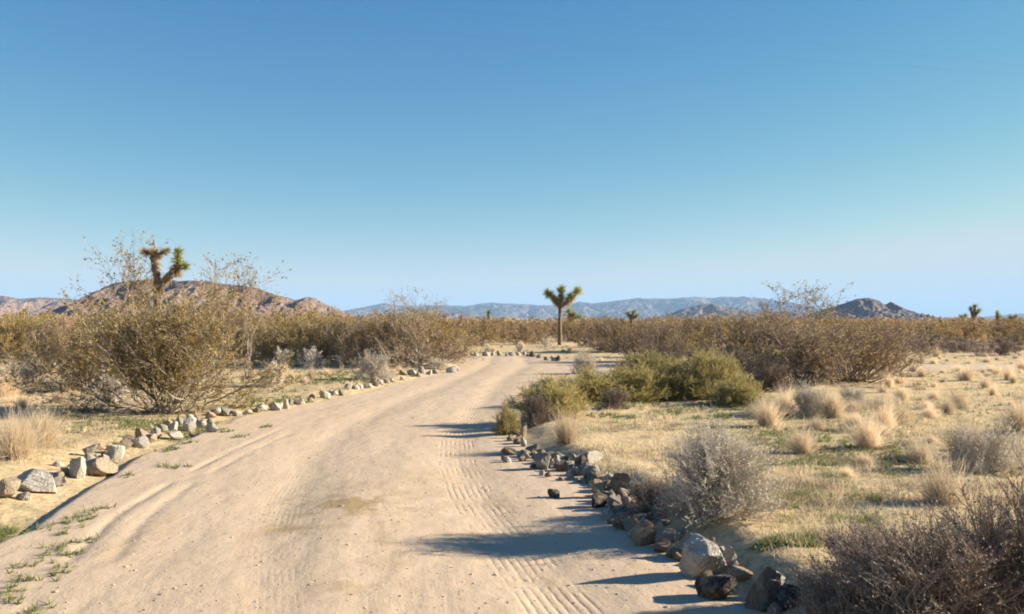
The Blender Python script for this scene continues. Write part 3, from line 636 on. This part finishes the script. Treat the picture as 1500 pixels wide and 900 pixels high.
# left tree stands behind the big creosote, 22 m off; k turns its pixels into metres
def jt(d, bx, by):
    k = d/FOC
    return lambda px, py, r=None, dy=0: ((px-bx)*k, dy, (HOR-py)*k+CAM_H)+((r,) if r is not None else ())
d = 22.; J = jt(d, 231, 0); X = (231-750)/FOC*d
joshua('joshua tree behind the big left creosote, one stem topped by a brown T', (X, d, float(height(X, d))),
       [[(0, 0, -.1, .13), J(232, 500, .11), J(231, 455, .095), J(229, 428, .09)],
        [J(229, 432, .09), J(231, 412, .085), J(227, 395, .085), J(224, 378, .09)],
        [J(230, 432, .08), J(240, 415, .085), J(252, 405, .085, -.1), J(260, 392, .08, -.1)]],
       [J(214, 372)+(-1, -.1, .35, .24, 1), J(226, 373)+(-.1, 0, .6, .22, 1), J(240, 371)+(.8, .1, .4, .22, 1),
        J(262, 385, None, -.1)+(.1, 0, 1, .26, 0), J(263, 373, None, -.1)+(.05, 0, 1, .22, 0), J(271, 393, None, -.1)+(.8, -.3, .2, .24, 0), J(258, 398, None, -.1)+(-.1, -.6, .3, .2, 1)], 190, .24)
x0, d, z0 = gp(820, 506); J = jt(d, 820, 0)
joshua('tall joshua tree in the middle distance with one straight trunk and three green-topped arms', (x0, d, z0),
       [[(0, 0, -.1, .17), J(820, 485, .125), J(820, 465, .12), J(821, 452, .13)],
        [J(820, 452, .08), J(815, 446, .07), J(810, 440, .07), J(806, 434, .06)],
        [J(820, 450, .10), J(822, 440, .09), J(822, 430, .09)],
        [J(821, 453, .08), J(828, 446, .08), J(835, 440, .07), J(843, 433, .06)]],
       [J(804, 431)+(-.6, -.1, .5, .50, 0), J(811, 437)+(-.3, -.4, .5, .40, 0), J(814, 443)+(-.4, -.5, .3, .36, 1), J(822, 426)+(0, 0, 1, .48, 0), J(822, 435)+(0, -.4, .8, .36, 1), J(835, 436)+(.1, -.5, .6, .44, 0), J(831, 442)+(.3, -.6, .3, .40, 1), J(845, 428)+(.5, 0, .8, .50, 0)], 240, .28)
d = 88.; J = jt(d, 834, 0); X = (834-750)/FOC*d
joshua('smaller joshua tree leaning right, just right of and behind the tall middle one', (X, d, float(height(X, d))),
       [[(0, 0, -.1, .2), J(834, 478, .18), J(836, 468, .2), J(842, 463, .18)], [J(835, 470, .17), J(834, 462, .17), J(835, 458, .15)]],
       [J(834, 457)+(-.3, 0, .8, .55, 0), J(840, 461)+(.2, -.4, .8, .50, 0), J(848, 464)+(.9, 0, .2, .50, 0)], 150, .32)
for (bx, dd, tops, lab) in [(1426, 75, [(1422, 452), (1428, 449), (1434, 454), (1430, 459)], 'dark joshua tree on the horizon right of the dark hill, largest of those there'),
                            (1411, 80, [(1408, 465), (1414, 463)], 'squat joshua tree touching the left side of the largest one on the right horizon'),
                            (1461, 95, [(1461, 459), (1463, 464)], 'short single-headed joshua tree on the right horizon'),
                            (1484, 90, [(1480, 466), (1488, 465)], 'low joshua tree nearest the right edge of the horizon'),
                            (925, 70, [(920, 460), (928, 457), (933, 463)], 'low joshua tree top showing above the scrub below the blue range'),
                            (716, 120, [(716, 459)], 'single slim joshua tree far off on the horizon left of the middle tree')]:
    J = jt(dd, bx, 0); X = (bx-750)/FOC*dd; z = float(height(X, dd)); rr = dd*.0016
    joshua(lab, (X, dd, z), [[(0, 0, -.1, rr*1.2), J(bx, 474, rr), J(bx, 466, rr)]]+[[J(bx, 468, rr), J((bx+a)/2, (466+b_)/2, rr*.9), J(a, b_+1, rr*.8)] for a, b_ in tops],
           [J(a, b_)+((a-bx)*.1, 0, .8, .36*dd/75, 0) for a, b_ in tops], 110, .30)

# ------------------------------------------------------------------ stones
def ico(sub):
    t = (1+5**.5)/2
    V = [(-1, t, 0), (1, t, 0), (-1, -t, 0), (1, -t, 0), (0, -1, t), (0, 1, t), (0, -1, -t), (0, 1, -t), (t, 0, -1), (t, 0, 1), (-t, 0, -1), (-t, 0, 1)]
    F = [(0, 11, 5), (0, 5, 1), (0, 1, 7), (0, 7, 10), (0, 10, 11), (1, 5, 9), (5, 11, 4), (11, 10, 2), (10, 7, 6), (7, 1, 8), (3, 9, 4), (3, 4, 2), (3, 2, 6), (3, 6, 8), (3, 8, 9), (4, 9, 5), (2, 4, 11), (6, 2, 10), (8, 6, 7), (9, 8, 1)]
    V = [np.array(v)/np.linalg.norm(v) for v in V]
    for _ in range(sub):
        c = {}; F2 = []
        def mid(a, b_):
            k = (min(a, b_), max(a, b_))
            if k not in c: v = V[a]+V[b_]; V.append(v/np.linalg.norm(v)); c[k] = len(V)-1
            return c[k]
        for a, b_, d_ in F: x, y, z = mid(a, b_), mid(b_, d_), mid(d_, a); F2 += [(a, x, z), (b_, y, x), (d_, z, y), (x, y, z)]
        F = F2
    return np.array(V), np.array(F)
ICO = {k: ico(k) for k in (0, 1, 2, 3, 4)}
def rock_mesh(name, seed, mat, sub=3, cuts=15, rough=.06):
    r = np.random.default_rng(seed); V, F = ICO[sub]; V = V.copy()
    for _ in range(cuts):
        n = norm(r.normal(size=3)); c = r.uniform(.36, .78); d_ = V@n; V = V-np.maximum(0, d_-c)[:, None]*n*.95
    nz = fbm(V[:, 0]*2.3+seed, V[:, 1]*2.3+V[:, 2]*1.9, 5, seed, .6); V = V*(1+rough*2*nz[:, None])
    V += r.normal(0, rough*.12, V.shape)
    V -= (V.max(0)+V.min(0))/2; V /= (V.max(0)-V.min(0))                      # unit box, centred
    V[:, 2] += .5
    return mesh_np(name, V, F, mat, smooth=False)
POOL = {}
for nm, mt in (('pale', M_pale), ('tan', M_tan), ('pink', M_pink), ('grey', M_grey), ('brown', M_brown), ('dark', M_dark)):
    POOL[nm] = [rock_mesh(nm+'_stone', 100+7*k+len(nm)*31, mt, 2) for k in range(5)]
ADJ = dict(pale='pale', tan='tan', pink='pinkish', grey='grey', brown='brown', dark='dark')
rcount = [0]
def stone(px, py, w, h, c, label, cat='stone', group=None, tilt=0., big=False, depth=.8, sink=.24, lift=0.):
    """a stone whose foot is seen at px, py and which measures w by h pixels there"""
    rcount[0] += 1; x, y, z = gp(px, py); k = y/FOC; W = w*k; D = W*depth; H = max(h*k*.55, h*k*1.05-.45*D*CAM_H/y); y += D*.35
    z = float(height(x, y))
    me = rock_mesh('boulder', 900+rcount[0], dict(pale=M_pale, tan=M_tan, pink=M_pink, grey=M_grey, brown=M_brown, dark=M_dark)[c], 4 if w > 35 else 3) if big else POOL[c][rcount[0] % 5]
    o = ob('boulder' if big and w > 28 else 'stone', me, None, (x, y, z-H*sink+lift), 0, (W*.98, D*1.0, H*1.30), rot=(rs.uniform(-.12, .12), tilt, rs.uniform(-.35, .35)))
    return tag(o, label, 'boulder' if big and w > 28 else cat, group)
RG = 'stones lining the right side of the road'; LG = 'stones lining the left side of the road'
for a in [
    (1032, 848, 72, 64, 'pale', 'tall pale wedge-shaped boulder, the largest in the right row', 0., .7),
    (1064, 880, 66, 42, 'dark', 'dark flat boulder tilted in front of the pale wedge-shaped one', -.45, .7),
    (1113, 893, 50, 62, 'brown', 'brown boulder with a bright top right of the dark tilted one', .3, .8),
    (1137, 862, 42, 26, 'pale', 'low pale flat stone behind the nearest brown boulder', .1, .8),
    (1152, 893, 44, 36, 'dark', 'dark stone beneath the small dusky bush at the end of the right row', .2, .8),
    (1056, 833, 26, 34, 'pale', 'white slanting stone leaning on the right flank of the pale wedge boulder', .5, .7),
    (1085, 850, 32, 22, 'tan', 'sandy stone between the pale wedge boulder and the brown one', 0, .8),
    (1116, 838, 16, 14, 'dark', 'small black stone in green weeds behind the right row', 0, .8),
    (1004, 818, 30, 36, 'tan', 'upright tan stone with a white crown left of the pale wedge boulder', .1, .8),
    (980, 803, 44, 28, 'grey', 'blue-grey flat stone between the pinkish boulder and the tan upright stone', 0, .7),
    (950, 799, 44, 38, 'pink', 'pinkish boulder below the pale grey bush', -.15, .8),
    (930, 793, 11, 36, 'pale', 'narrow white slab standing on edge against the pinkish boulder', .25, 1.4),
    (945, 764, 42, 13, 'grey', 'thin grey slab lying across the top of the pinkish boulder', .1, .7),
    (877, 744, 27, 23, 'dark', 'rounded black stone on the road side of the right row', 0, .9),
    (904, 726, 32, 34, 'brown', 'arched dark-brown boulder standing highest in the middle of the right row', .1, .8),
    (880, 729, 24, 27, 'tan', 'tan stone leaning on the arched dark-brown boulder', -.2, .8),
    (900, 747, 24, 22, 'grey', 'grey stone at the foot of the arched dark-brown boulder', 0, .8),
    (918, 762, 24, 18, 'dark', 'dark stone left of the narrow white slab', .1, .8),
    (910, 775, 26, 16, 'brown', 'brown shaded stone on the road edge left of the pinkish boulder', .1, .8),
    (813, 729, 19, 14, 'dark', 'flat black stone lying by itself out on the road', -.2, .8),
    (868, 681, 32, 20, 'pale', 'banded pale slab at the back of the middle stone cluster', .1, .7),
    (849, 688, 18, 22, 'dark', 'dark upright stone left of the banded pale slab', .1, .8),
    (847, 696, 11, 12, 'pale', 'small bright stone in shadow below the dark upright one', 0, .8),
    (833, 697, 10, 9, 'pale', 'tiny bright stone at the road edge of the middle cluster', 0, .8),
    (870, 702, 26, 20, 'grey', 'mottled grey stone below the banded pale slab', 0, .8),
    (800, 688, 26, 24, 'grey', 'grey boulder at the left of the middle stone cluster', -.2, .8),
    (818, 680, 20, 12, 'pale', 'flat white stone on the grey one of the middle cluster', .2, .8),
    (822, 690, 20, 16, 'brown', 'brown stone between the grey boulder and the dark upright stone', 0, .8),
    (765, 641, 11, 20, 'tan', 'upright orange-tan stone at the foot of the little green shrub', .1, .8),
    (767, 654, 10, 13, 'pale', 'pale stone just below the upright orange-tan one', 0, .8),
    (745, 667, 26, 12, 'brown', 'dark-brown flat stone furthest into the road by the little green shrub', 0, .8),
    (778, 664, 18, 12, 'grey', 'grey stone right of the dark-brown flat one', 0, .8),
    (757, 650, 12, 10, 'brown', 'small brown stone under the little green shrub', 0, .8)]:
    px, py, w, h, c, lab, ti, dp = a
    stone(px, py, w, h, c, lab, group=RG, tilt=ti, big=w >= 20, depth=dp)
for a in [
    (4, 729, 46, 27, 'tan', 'sunlit tan boulder cut by the left edge of the view', 0., .9),
    (42, 720, 70, 33, 'pale', 'big flat pale slab, the largest stone of the left row', .12, .8),
    (73, 713, 20, 19, 'grey', 'small bluish-grey stone at the right end of the big flat slab', .5, .8),
    (110, 700, 27, 32, 'pale', 'white block standing in the left row between the slab and the tan boulder', .1, .8),
    (143, 698, 48, 27, 'tan', 'yellow-tan boulder with a deep shadow under it', -.15, .8),
    (162, 675, 25, 23, 'pale', 'white stone on the upper edge of the yellow-tan boulder', .3, .8),
    (127, 670, 20, 19, 'grey', 'grey upright stone behind the white block', .2, .8),
    (84, 683, 18, 9, 'pale', 'thin bright stone above the big flat slab', .2, .8),
    (146, 660, 13, 10, 'tan', 'small tan stone highest behind the yellow-tan boulder', 0, .8),
    (180, 658, 22, 15, 'brown', 'brown shaded stone left of the long white one', 0, .8),
    (200, 656, 28, 18, 'pale', 'long white stone slanting down to the right in the left row', .55, .5),
    (204, 643, 18, 15, 'pink', 'pinkish stone behind the long white one', .1, .8),
    (251, 644, 26, 13, 'pale', 'flat white stone with a dark underside nearer than the white trio', .3, .8),
    (253, 631, 15, 12, 'pale', 'leftmost of the white stones below the big creosote', -.2, .8),
    (275, 632, 20, 18, 'pale', 'tallest white stone below the big creosote', .2, .7),
    (292, 626, 16, 12, 'pale', 'white stone third from the left below the big creosote', .3, .8),
    (306, 633, 20, 15, 'pale', 'rightmost white stone below the big creosote, slanting', .5, .6),
    (280, 607, 16, 11, 'tan', 'tan stone at the foot of the big creosote', 0, .8),
    (313, 608, 26, 8, 'grey', 'flat grey stone just right of the big creosote foot', 0, .8),
    (345, 604, 18, 8, 'pale', 'flat white stone beyond the grey one', 0, .8),
    (381, 600, 18, 12, 'pale', 'white stone where the left row reaches the open road', 0, .8),
    (403, 599, 18, 11, 'pale', 'pale humped stone following the white one along the row', 0, .8),
    (419, 599, 11, 14, 'pale', 'small upright white stone right of the humped one', 0, .8),
    (436, 592, 16, 8, 'grey', 'low grey stone after the small upright white one', 0, .8),
    (475, 584, 16, 11, 'pale', 'round white stone standing alone in the left row', 0, .8),
    (489, 580, 13, 8, 'pale', 'white stone right beside the round white one', 0, .8),
    (500, 577, 11, 9, 'grey', 'grey stone ending the little group after the round white one', 0, .8),
    (509, 570, 8, 8, 'dark', 'black stone at the roadside below the pale bush', 0, .8),
    (547, 562, 10, 8, 'pink', 'pinkish stone under the pale roadside bush', 0, .8),
    (556, 561, 9, 7, 'pale', 'pale stone under the right side of the roadside bush', 0, .8),
    (590, 550, 13, 8, 'brown', 'brown stone left of the white bar-shaped stone', 0, .8),
    (604, 550, 18, 7, 'pale', 'white bar-shaped stone at the edge before the bend', .3, .6),
    (617, 547, 12, 10, 'grey', 'grey stone right of the white bar-shaped one', 0, .8),
    (661, 546, 17, 9, 'pale', 'pale stone on the tip of the point at the bend', 0, .8),
    (669, 543, 8, 5, 'grey', 'small grey stone touching the pale one on the tip of the point', 0, .8)]:
    px, py, w, h, c, lab, ti, dp = a
    stone(px, py, w, h, c, lab, group=LG, tilt=ti, big=w >= 20, depth=dp)
# smaller stones between them, told apart by their order along the rows
ORD = ['first', 'second', 'third', 'fourth', 'fifth', 'sixth', 'seventh', 'eighth', 'ninth', 'tenth', 'eleventh', 'twelfth', 'thirteenth', 'fourteenth']
def fill(path, n, smin, smax, cols, text, group):
    P = np.array(path, float)
    for i in range(n):
        t = (i+.5+rs.uniform(-.3, .3))/n*(len(P)-1); j = min(len(P)-2, int(t)); f = t-j; q = P[j]*(1-f)+P[j+1]*f
        c = rs.choice(cols); s_ = rs.uniform(smin, smax)*1.3; w = s_*rs.uniform(.9, 1.4)
        stone(q[0]+rs.uniform(-1, 1)*q[2], q[1]+rs.uniform(-1, 1)*q[2]*.5, w, s_*.75, c, ('small %s stone, %s ' % (ADJ[c], ORD[i]))+text, group=group, tilt=rs.uniform(-.3, .3))
fill([(735, 668, 8), (770, 676, 14), (800, 690, 14)], 11, 6, 11, ['tan', 'grey', 'pale', 'brown', 'pink'], 'from the little green shrub towards the middle cluster', RG)
fill([(775, 662, 4), (825, 676, 4), (862, 674, 4)], 8, 7, 12, ['brown', 'grey', 'pale', 'pink'], 'along the back of the middle cluster', RG)
fill([(800, 700, 10), (850, 702, 12), (875, 715, 8)], 11, 6, 12, ['tan', 'grey', 'pale', 'brown', 'pink'], 'between the middle cluster and the arched boulder', RG)
fill([(885, 752, 8), (905, 768, 8), (935, 790, 6)], 9, 9, 16, ['tan', 'grey', 'pale'], 'from the arched boulder down to the pinkish one', RG)
fill([(925, 735, 10), (950, 748, 12), (985, 772, 10)], 9, 8, 15, ['brown', 'grey', 'pink', 'tan'], 'under the left side of the pale grey bush', RG)
fill([(960, 806, 4), (1000, 822, 5), (1085, 885, 10), (1150, 898, 8)], 8, 10, 20, ['brown', 'grey', 'pink'], 'at the feet of the nearest right-hand boulders', RG)
fill([(765, 665, 5), (800, 682, 6), (850, 688, 6)], 9, 9, 15, ['tan', 'grey', 'pale', 'brown'], 'piled in the thick of the middle cluster', RG)
fill([(855, 692, 4), (885, 715, 4), (895, 735, 4)], 12, 11, 18, ['brown', 'tan', 'pale', 'grey'], 'packed in line from the banded slab to the arched boulder', RG)
fill([(893, 738, 4), (915, 762, 4), (940, 790, 4)], 12, 12, 20, ['brown', 'tan', 'grey', 'pink'], 'packed in line from the arched boulder to the narrow slab', RG)
fill([(960, 800, 3), (1000, 822, 3), (1040, 852, 3)], 7, 12, 20, ['tan', 'brown', 'pale'], 'packed against the road side of the pale wedge boulder', RG)
fill([(870, 690, 8), (905, 712, 8), (925, 745, 10)], 9, 9, 16, ['pink', 'tan', 'pale', 'grey'], 'stacked behind the arched boulder', RG)
fill([(985, 775, 8), (1040, 800, 8), (1100, 845, 8)], 7, 9, 16, ['tan', 'pale', 'grey'], 'behind the nearest boulders, on the sand', RG)
fill([(748, 625, 4), (757, 640, 6), (752, 655, 8)], 6, 7, 11, ['brown', 'tan', 'grey'], 'beneath the little green shrub', RG)
fill([(20, 740, 10), (60, 720, 8), (100, 705, 8)], 8, 6, 12, ['tan', 'grey', 'pale'], 'round the big flat slab', LG)
fill([(95, 690, 6), (135, 680, 8), (175, 665, 6)], 8, 7, 12, ['tan', 'grey', 'pale', 'brown'], 'round the white block and the yellow-tan boulder', LG)
fill([(215, 650, 5), (250, 625, 6), (320, 618, 5)], 9, 6, 11, ['tan', 'grey', 'pale'], 'from the long white stone to the white group', LG)
fill([(330, 606, 3), (400, 597, 3), (460, 588, 3)], 11, 5, 9, ['pale', 'grey', 'tan'], 'along the low stretch right of the big creosote', LG)
fill([(510, 572, 3), (560, 563, 3), (650, 545, 3)], 11, 5, 8, ['pale', 'grey', 'brown'], 'between the round white stone and the point', LG)
fill([(60, 712, 8), (100, 695, 10), (150, 672, 10), (215, 648, 8)], 13, 9, 17, ['tan', 'grey', 'pale', 'brown', 'pale'], 'tumbled among the larger stones of the near left row', LG)
fill([(225, 642, 5), (255, 622, 6), (310, 612, 5), (345, 602, 3)], 10, 8, 14, ['tan', 'grey', 'pale', 'brown'], 'crowding the white group below the big creosote', LG)
fill([(365, 597, 3), (440, 589, 3), (500, 573, 3), (560, 559, 3)], 8, 5, 9, ['pale', 'tan', 'grey', 'pale'], 'in the low broken line towards the pale roadside bush', LG)
fill([(930, 770, 8), (975, 795, 8), (1000, 815, 6)], 7, 10, 17, ['brown', 'tan', 'grey'], 'wedged between the pinkish boulder and the pale wedge', RG)
BG = 'stones lining the far side of the bend'
for i, px in enumerate(np.linspace(664, 775, 14)):
    c = rs.choice(['pale', 'grey', 'brown', 'pale']); stone(px+rs.uniform(-3, 3), 521.5+rs.uniform(-.5, .8), rs.uniform(6, 10), rs.uniform(4, 7), c, 'small %s stone, %s from the left in the far row across the bend' % (ADJ[c], ORD[i]), group=BG)
for px, py, w, h, c, l in [(780, 523, 12, 8, 'dark', 'dark stone right of the far row, left of the joshua tree foot'), (790, 525, 9, 6, 'grey', 'grey stone just below the joshua tree foot'), (811, 529, 9, 7, 'pale', 'white stone at the far roadside below the middle joshua tree'), (818, 529, 8, 8, 'dark', 'black stone touching the white one below the middle joshua tree'), (850, 533, 11, 6, 'grey', 'grey stone at the far right end of the visible road'), (800, 528, 8, 5, 'brown', 'brown stone left of the white one below the middle joshua tree')]:
    stone(px, py, w, h, c, l, group=BG)

# ------------------------------------------------------------------ ground cover nobody could count
def zone(n, regs, r, road_ok=False, clear=.1):
    X = []; Y = []
    for (x0, y0, x1, y1, wgt) in regs:
        k = int(n*wgt); px = r.uniform(x0, x1, k); py = r.uniform(y0, y1, k); d_ = CAM_H*FOC/(py-HOR); X.append((px-750)/FOC*d_); Y.append(d_)
    X = np.concatenate(X); Y = np.concatenate(Y)
    if not road_ok: k = road_sd(X, Y) < -clear; X = X[k]; Y = Y[k]
    return X, Y
r = np.random.default_rng(77)
# clumped by noise so that bare sand shows between
X, Y = zone(15000, [(1100, 590, 1560, 760, .42), (850, 600, 1120, 700, .12), (1150, 740, 1500, 900, .04), (1280, 515, 1520, 600, .15), (0, 540, 240, 690, .12), (330, 535, 640, 600, .06)], r)
k = fbm(X*1.1, Y*.9, 3, 88)+.10*r.normal(size=len(X)) > .09; X = X[k]; Y = Y[k]; n = len(X)
p = np.stack([X, Y, height(X, Y)-.004], -1); reps = 4; p = np.repeat(p, reps, 0)+np.append(r.normal(0, .03, (n*reps, 2)), np.zeros((n*reps, 1)), 1)
d_ = norm(np.stack([r.normal(0, .8, n*reps), r.normal(0, .9, n*reps), .05+r.random(n*reps)*.6], -1)); sc_ = np.clip(np.repeat(Y, reps)/10, .7, 3)
V, F = blades(p, d_, (.03+.06*r.random(n*reps))*sc_**.3, .004*sc_**.8, r)
tag(kind(ob('dry_grass', mesh_np('dry_grass', V, F, M_straw)), 'stuff'), 'short bleached straw and dead stalks lying over the sandy flats', 'dry grass')
X1, Y1 = zone(5200, [(860, 596, 1110, 622, .20), (1110, 600, 1330, 700, .25), (1130, 755, 1290, 800, .12), (150, 618, 330, 650, .12), (0, 765, 60, 800, .10), (400, 545, 560, 566, .1), (40, 600, 240, 640, .08), (330, 585, 480, 605, .06), (1290, 600, 1500, 720, .12), (1100, 795, 1200, 840, .06)], r)
k = fbm(X1*1.6, Y1*1.3, 3, 99) > -.05; X1 = X1[k]; Y1 = Y1[k]
# weeds on the left shoulder of the road and a few on the crown
X2 = []; Y2 = []
for px, py in [(60, 775), (100, 765), (95, 800), (115, 812), (130, 795), (105, 777), (75, 812), (60, 848), (30, 850), (80, 835), (20, 880), (55, 893), (15, 868), (190, 697), (240, 661), (255, 658), (275, 650), (265, 684), (240, 683), (320, 630), (340, 632), (390, 625), (355, 640), (120, 758), (150, 745), (40, 830), (130, 760)]:
    x, y, _ = gp(px, py); m = 8; X2 += list(x+r.normal(0, .05, m)); Y2 += list(y+r.normal(0, .07, m))
X = np.concatenate([X1, np.array(X2)]); Y = np.concatenate([Y1, np.array(Y2)]); n = len(X); reps = 9
p = np.repeat(np.stack([X, Y, height(X, Y)-.003], -1), reps, 0); d_ = norm(np.stack([r.normal(0, .7, n*reps), r.normal(0, .7, n*reps), .3+r.random(n*reps)], -1))
V, F = blades(p, d_, .03+.05*r.random(n*reps), .009*np.clip(np.repeat(Y, reps)/9, .8, 2.5), r)
tag(kind(ob('green_weeds', mesh_np('green_weeds', V, F, M_weed)), 'stuff'), 'low green weeds sprouting in patches from the sand on both sides', 'weeds')
# little dry clumps, straw and grey-green, that roughen the flats
for nm_, mt_, cnt, lab_, sd_ in (('dry_clumps', M_straw, 3400, 'knee-low clumps of bleached dry stalks all over the right-hand and left-hand flats', 5), ('grey_forbs', M_purp, 1100, 'dull grey dead forbs sprinkled between the straw clumps', 6), ('green_forbs', M_weed, 900, 'thin olive-green sprouts standing among the straw clumps', 7)):
    r = np.random.default_rng(400+sd_)
    X, Y = zone(cnt*2, [(1090, 600, 1540, 770, .42), (850, 600, 1120, 720, .16), (1130, 740, 1400, 860, .03), (1280, 512, 1520, 600, .16), (0, 530, 240, 690, .10), (330, 530, 640, 590, .08)], r)
    k = fbm(X*.9, Y*.8, 3, 200+sd_)+.12*r.normal(size=len(X)) > .10; X = X[k]; Y = Y[k]; n = len(X); reps = 26
    rad = np.repeat(.03+.07*r.random(n), reps)[:, None]; p = np.repeat(np.stack([X, Y, height(X, Y)-.004], -1), reps, 0); p[:, :2] += r.normal(0, 1, (n*reps, 2))*rad
    d_ = norm(np.stack([r.normal(0, .5, n*reps), r.normal(0, .5, n*reps), .35+r.random(n*reps)], -1)); hh = np.repeat(.03+.09*r.random(n)**2, reps)*(.5+r.random(n*reps))
    V, F = blades(p, d_, hh, .005*np.clip(np.repeat(Y, reps)/9, .8, 2.6), r)
    tag(kind(ob(nm_, mesh_np(nm_, V, F, mt_)), 'stuff'), lab_, 'ground cover')
r = np.random.default_rng(78)
# pebbles
X, Y = zone(2600, [(0, 700, 1300, 900, .35), (300, 600, 800, 760, .25), (850, 600, 1500, 850, .3), (0, 600, 400, 720, .1)], r, True)
n = len(X); V0, F0 = ICO[0]; s_ = np.abs(r.normal(0, .004, n))+.002; s_ = np.where(r.random(n) < .01, s_*2.0, s_)
V = V0[None]*np.stack([s_*(.8+.8*r.random(n)), s_*(.8+.8*r.random(n)), s_*.6], -1)[:, None]*(1+.25*r.normal(size=(n, 12, 1)).clip(-1, 1)); V = V+np.stack([X, Y, height(X, Y)+s_*.1], -1)[:, None]
F = (F0[None]+(np.arange(n)*12)[:, None, None]).reshape(-1, 3)
tag(kind(ob('gravel', mesh_np('gravel', V.reshape(-1, 3), F, M_tan)), 'stuff'), 'fine pebbles scattered over the sandy road and its verges', 'gravel')

# ------------------------------------------------------------------ power lines high across the sky, their poles outside the view
def tube_obj(name, pts, rad, mat, sides=6, parent=None):
    P = np.array(pts, float)[None]; V, F = tubes([(P, np.full(P.shape[:2], rad))], sides); return ob(name, mesh_np(name, V, F, mat, smooth=True), parent)
M_wire = mat_bark('dull_cable', (.10, .10, .11), (.14, .14, .15), 3, .001); M_wood = mat_bark('weathered_pole_wood', (.14, .10, .07), (.22, .17, .12), 8, .01)
def wire(pix, d0, d1):
    px = np.array([q[0] for q in pix], float); py = np.array([q[1] for q in pix], float); co = np.polyfit(px, py, 2)
    q = np.linspace(-200, 1700, 60); dd = np.interp(q, [-200, 1700], [d0, d1]); return [((a-750)/FOC*b_, b_, (HOR-np.polyval(co, a))/FOC*b_+CAM_H) for a, b_ in zip(q, dd)]
W1 = wire([(240, 12), (400, 26), (520, 38), (700, 51), (1000, 74), (1290, 94)], 46, 50)
W2 = wire([(560, 4), (650, 12), (850, 29), (1000, 43), (1260, 69)], 46, 50)
for w_, l in ((W1, 'lower faint power line crossing the upper left of the sky'), (W2, 'upper faint power line slanting down to the right across the sky')):
    tag(tube_obj('power_line', w_, .0022, M_wire), l, 'power line', 'power lines across the sky')
for k, l in ((0, 'wooden power pole off the left side of the view'), (-1, 'wooden power pole off the right side of the view')):
    a, b_ = np.array(W1[k]), np.array(W2[k]); top = max(a[2], b_[2])+.4; m = (a+b_)/2; g0 = float(height(m[0], m[1]))
    root = ob('power_pole', None, None, (m[0], m[1], g0)); tag(root, l, 'power pole')
    tube_obj('pole', [(0, 0, -.3), (0, 0, top/2), (0, 0, top-g0)], .15, M_wood, 10, root)
    for w_ in (a, b_): tube_obj('crossarm', [(-.9, 0, w_[2]-g0-.1), (0, .0, w_[2]-g0-.1), (.9, 0, w_[2]-g0-.1)], .07, M_wood, 6, root)

# ------------------------------------------------------------------ desert air
m_, t_, o_ = nt('desert_air'); pv = t_.nodes.new('ShaderNodeVolumePrincipled'); pv.inputs['Color'].default_value = (.44, .67, 1, 1); pv.inputs['Density'].default_value = 7.5e-5; pv.inputs['Anisotropy'].default_value = 0
t_.links.new(pv.outputs[0], o_.inputs['Volume'])
x0, x1, y0, y1, z0, z1 = -27000, 27000, -4200, 31000, -6, 620
V = [(x, y, z) for z in (z0, z1) for y in (y0, y1) for x in (x0, x1)]
F = [(0, 2, 3, 1), (4, 5, 7, 6), (0, 1, 5, 4), (2, 6, 7, 3), (0, 4, 6, 2), (1, 3, 7, 5)]
kind(ob('haze', mesh_np('haze', V, np.array(F), m_)), 'stuff')
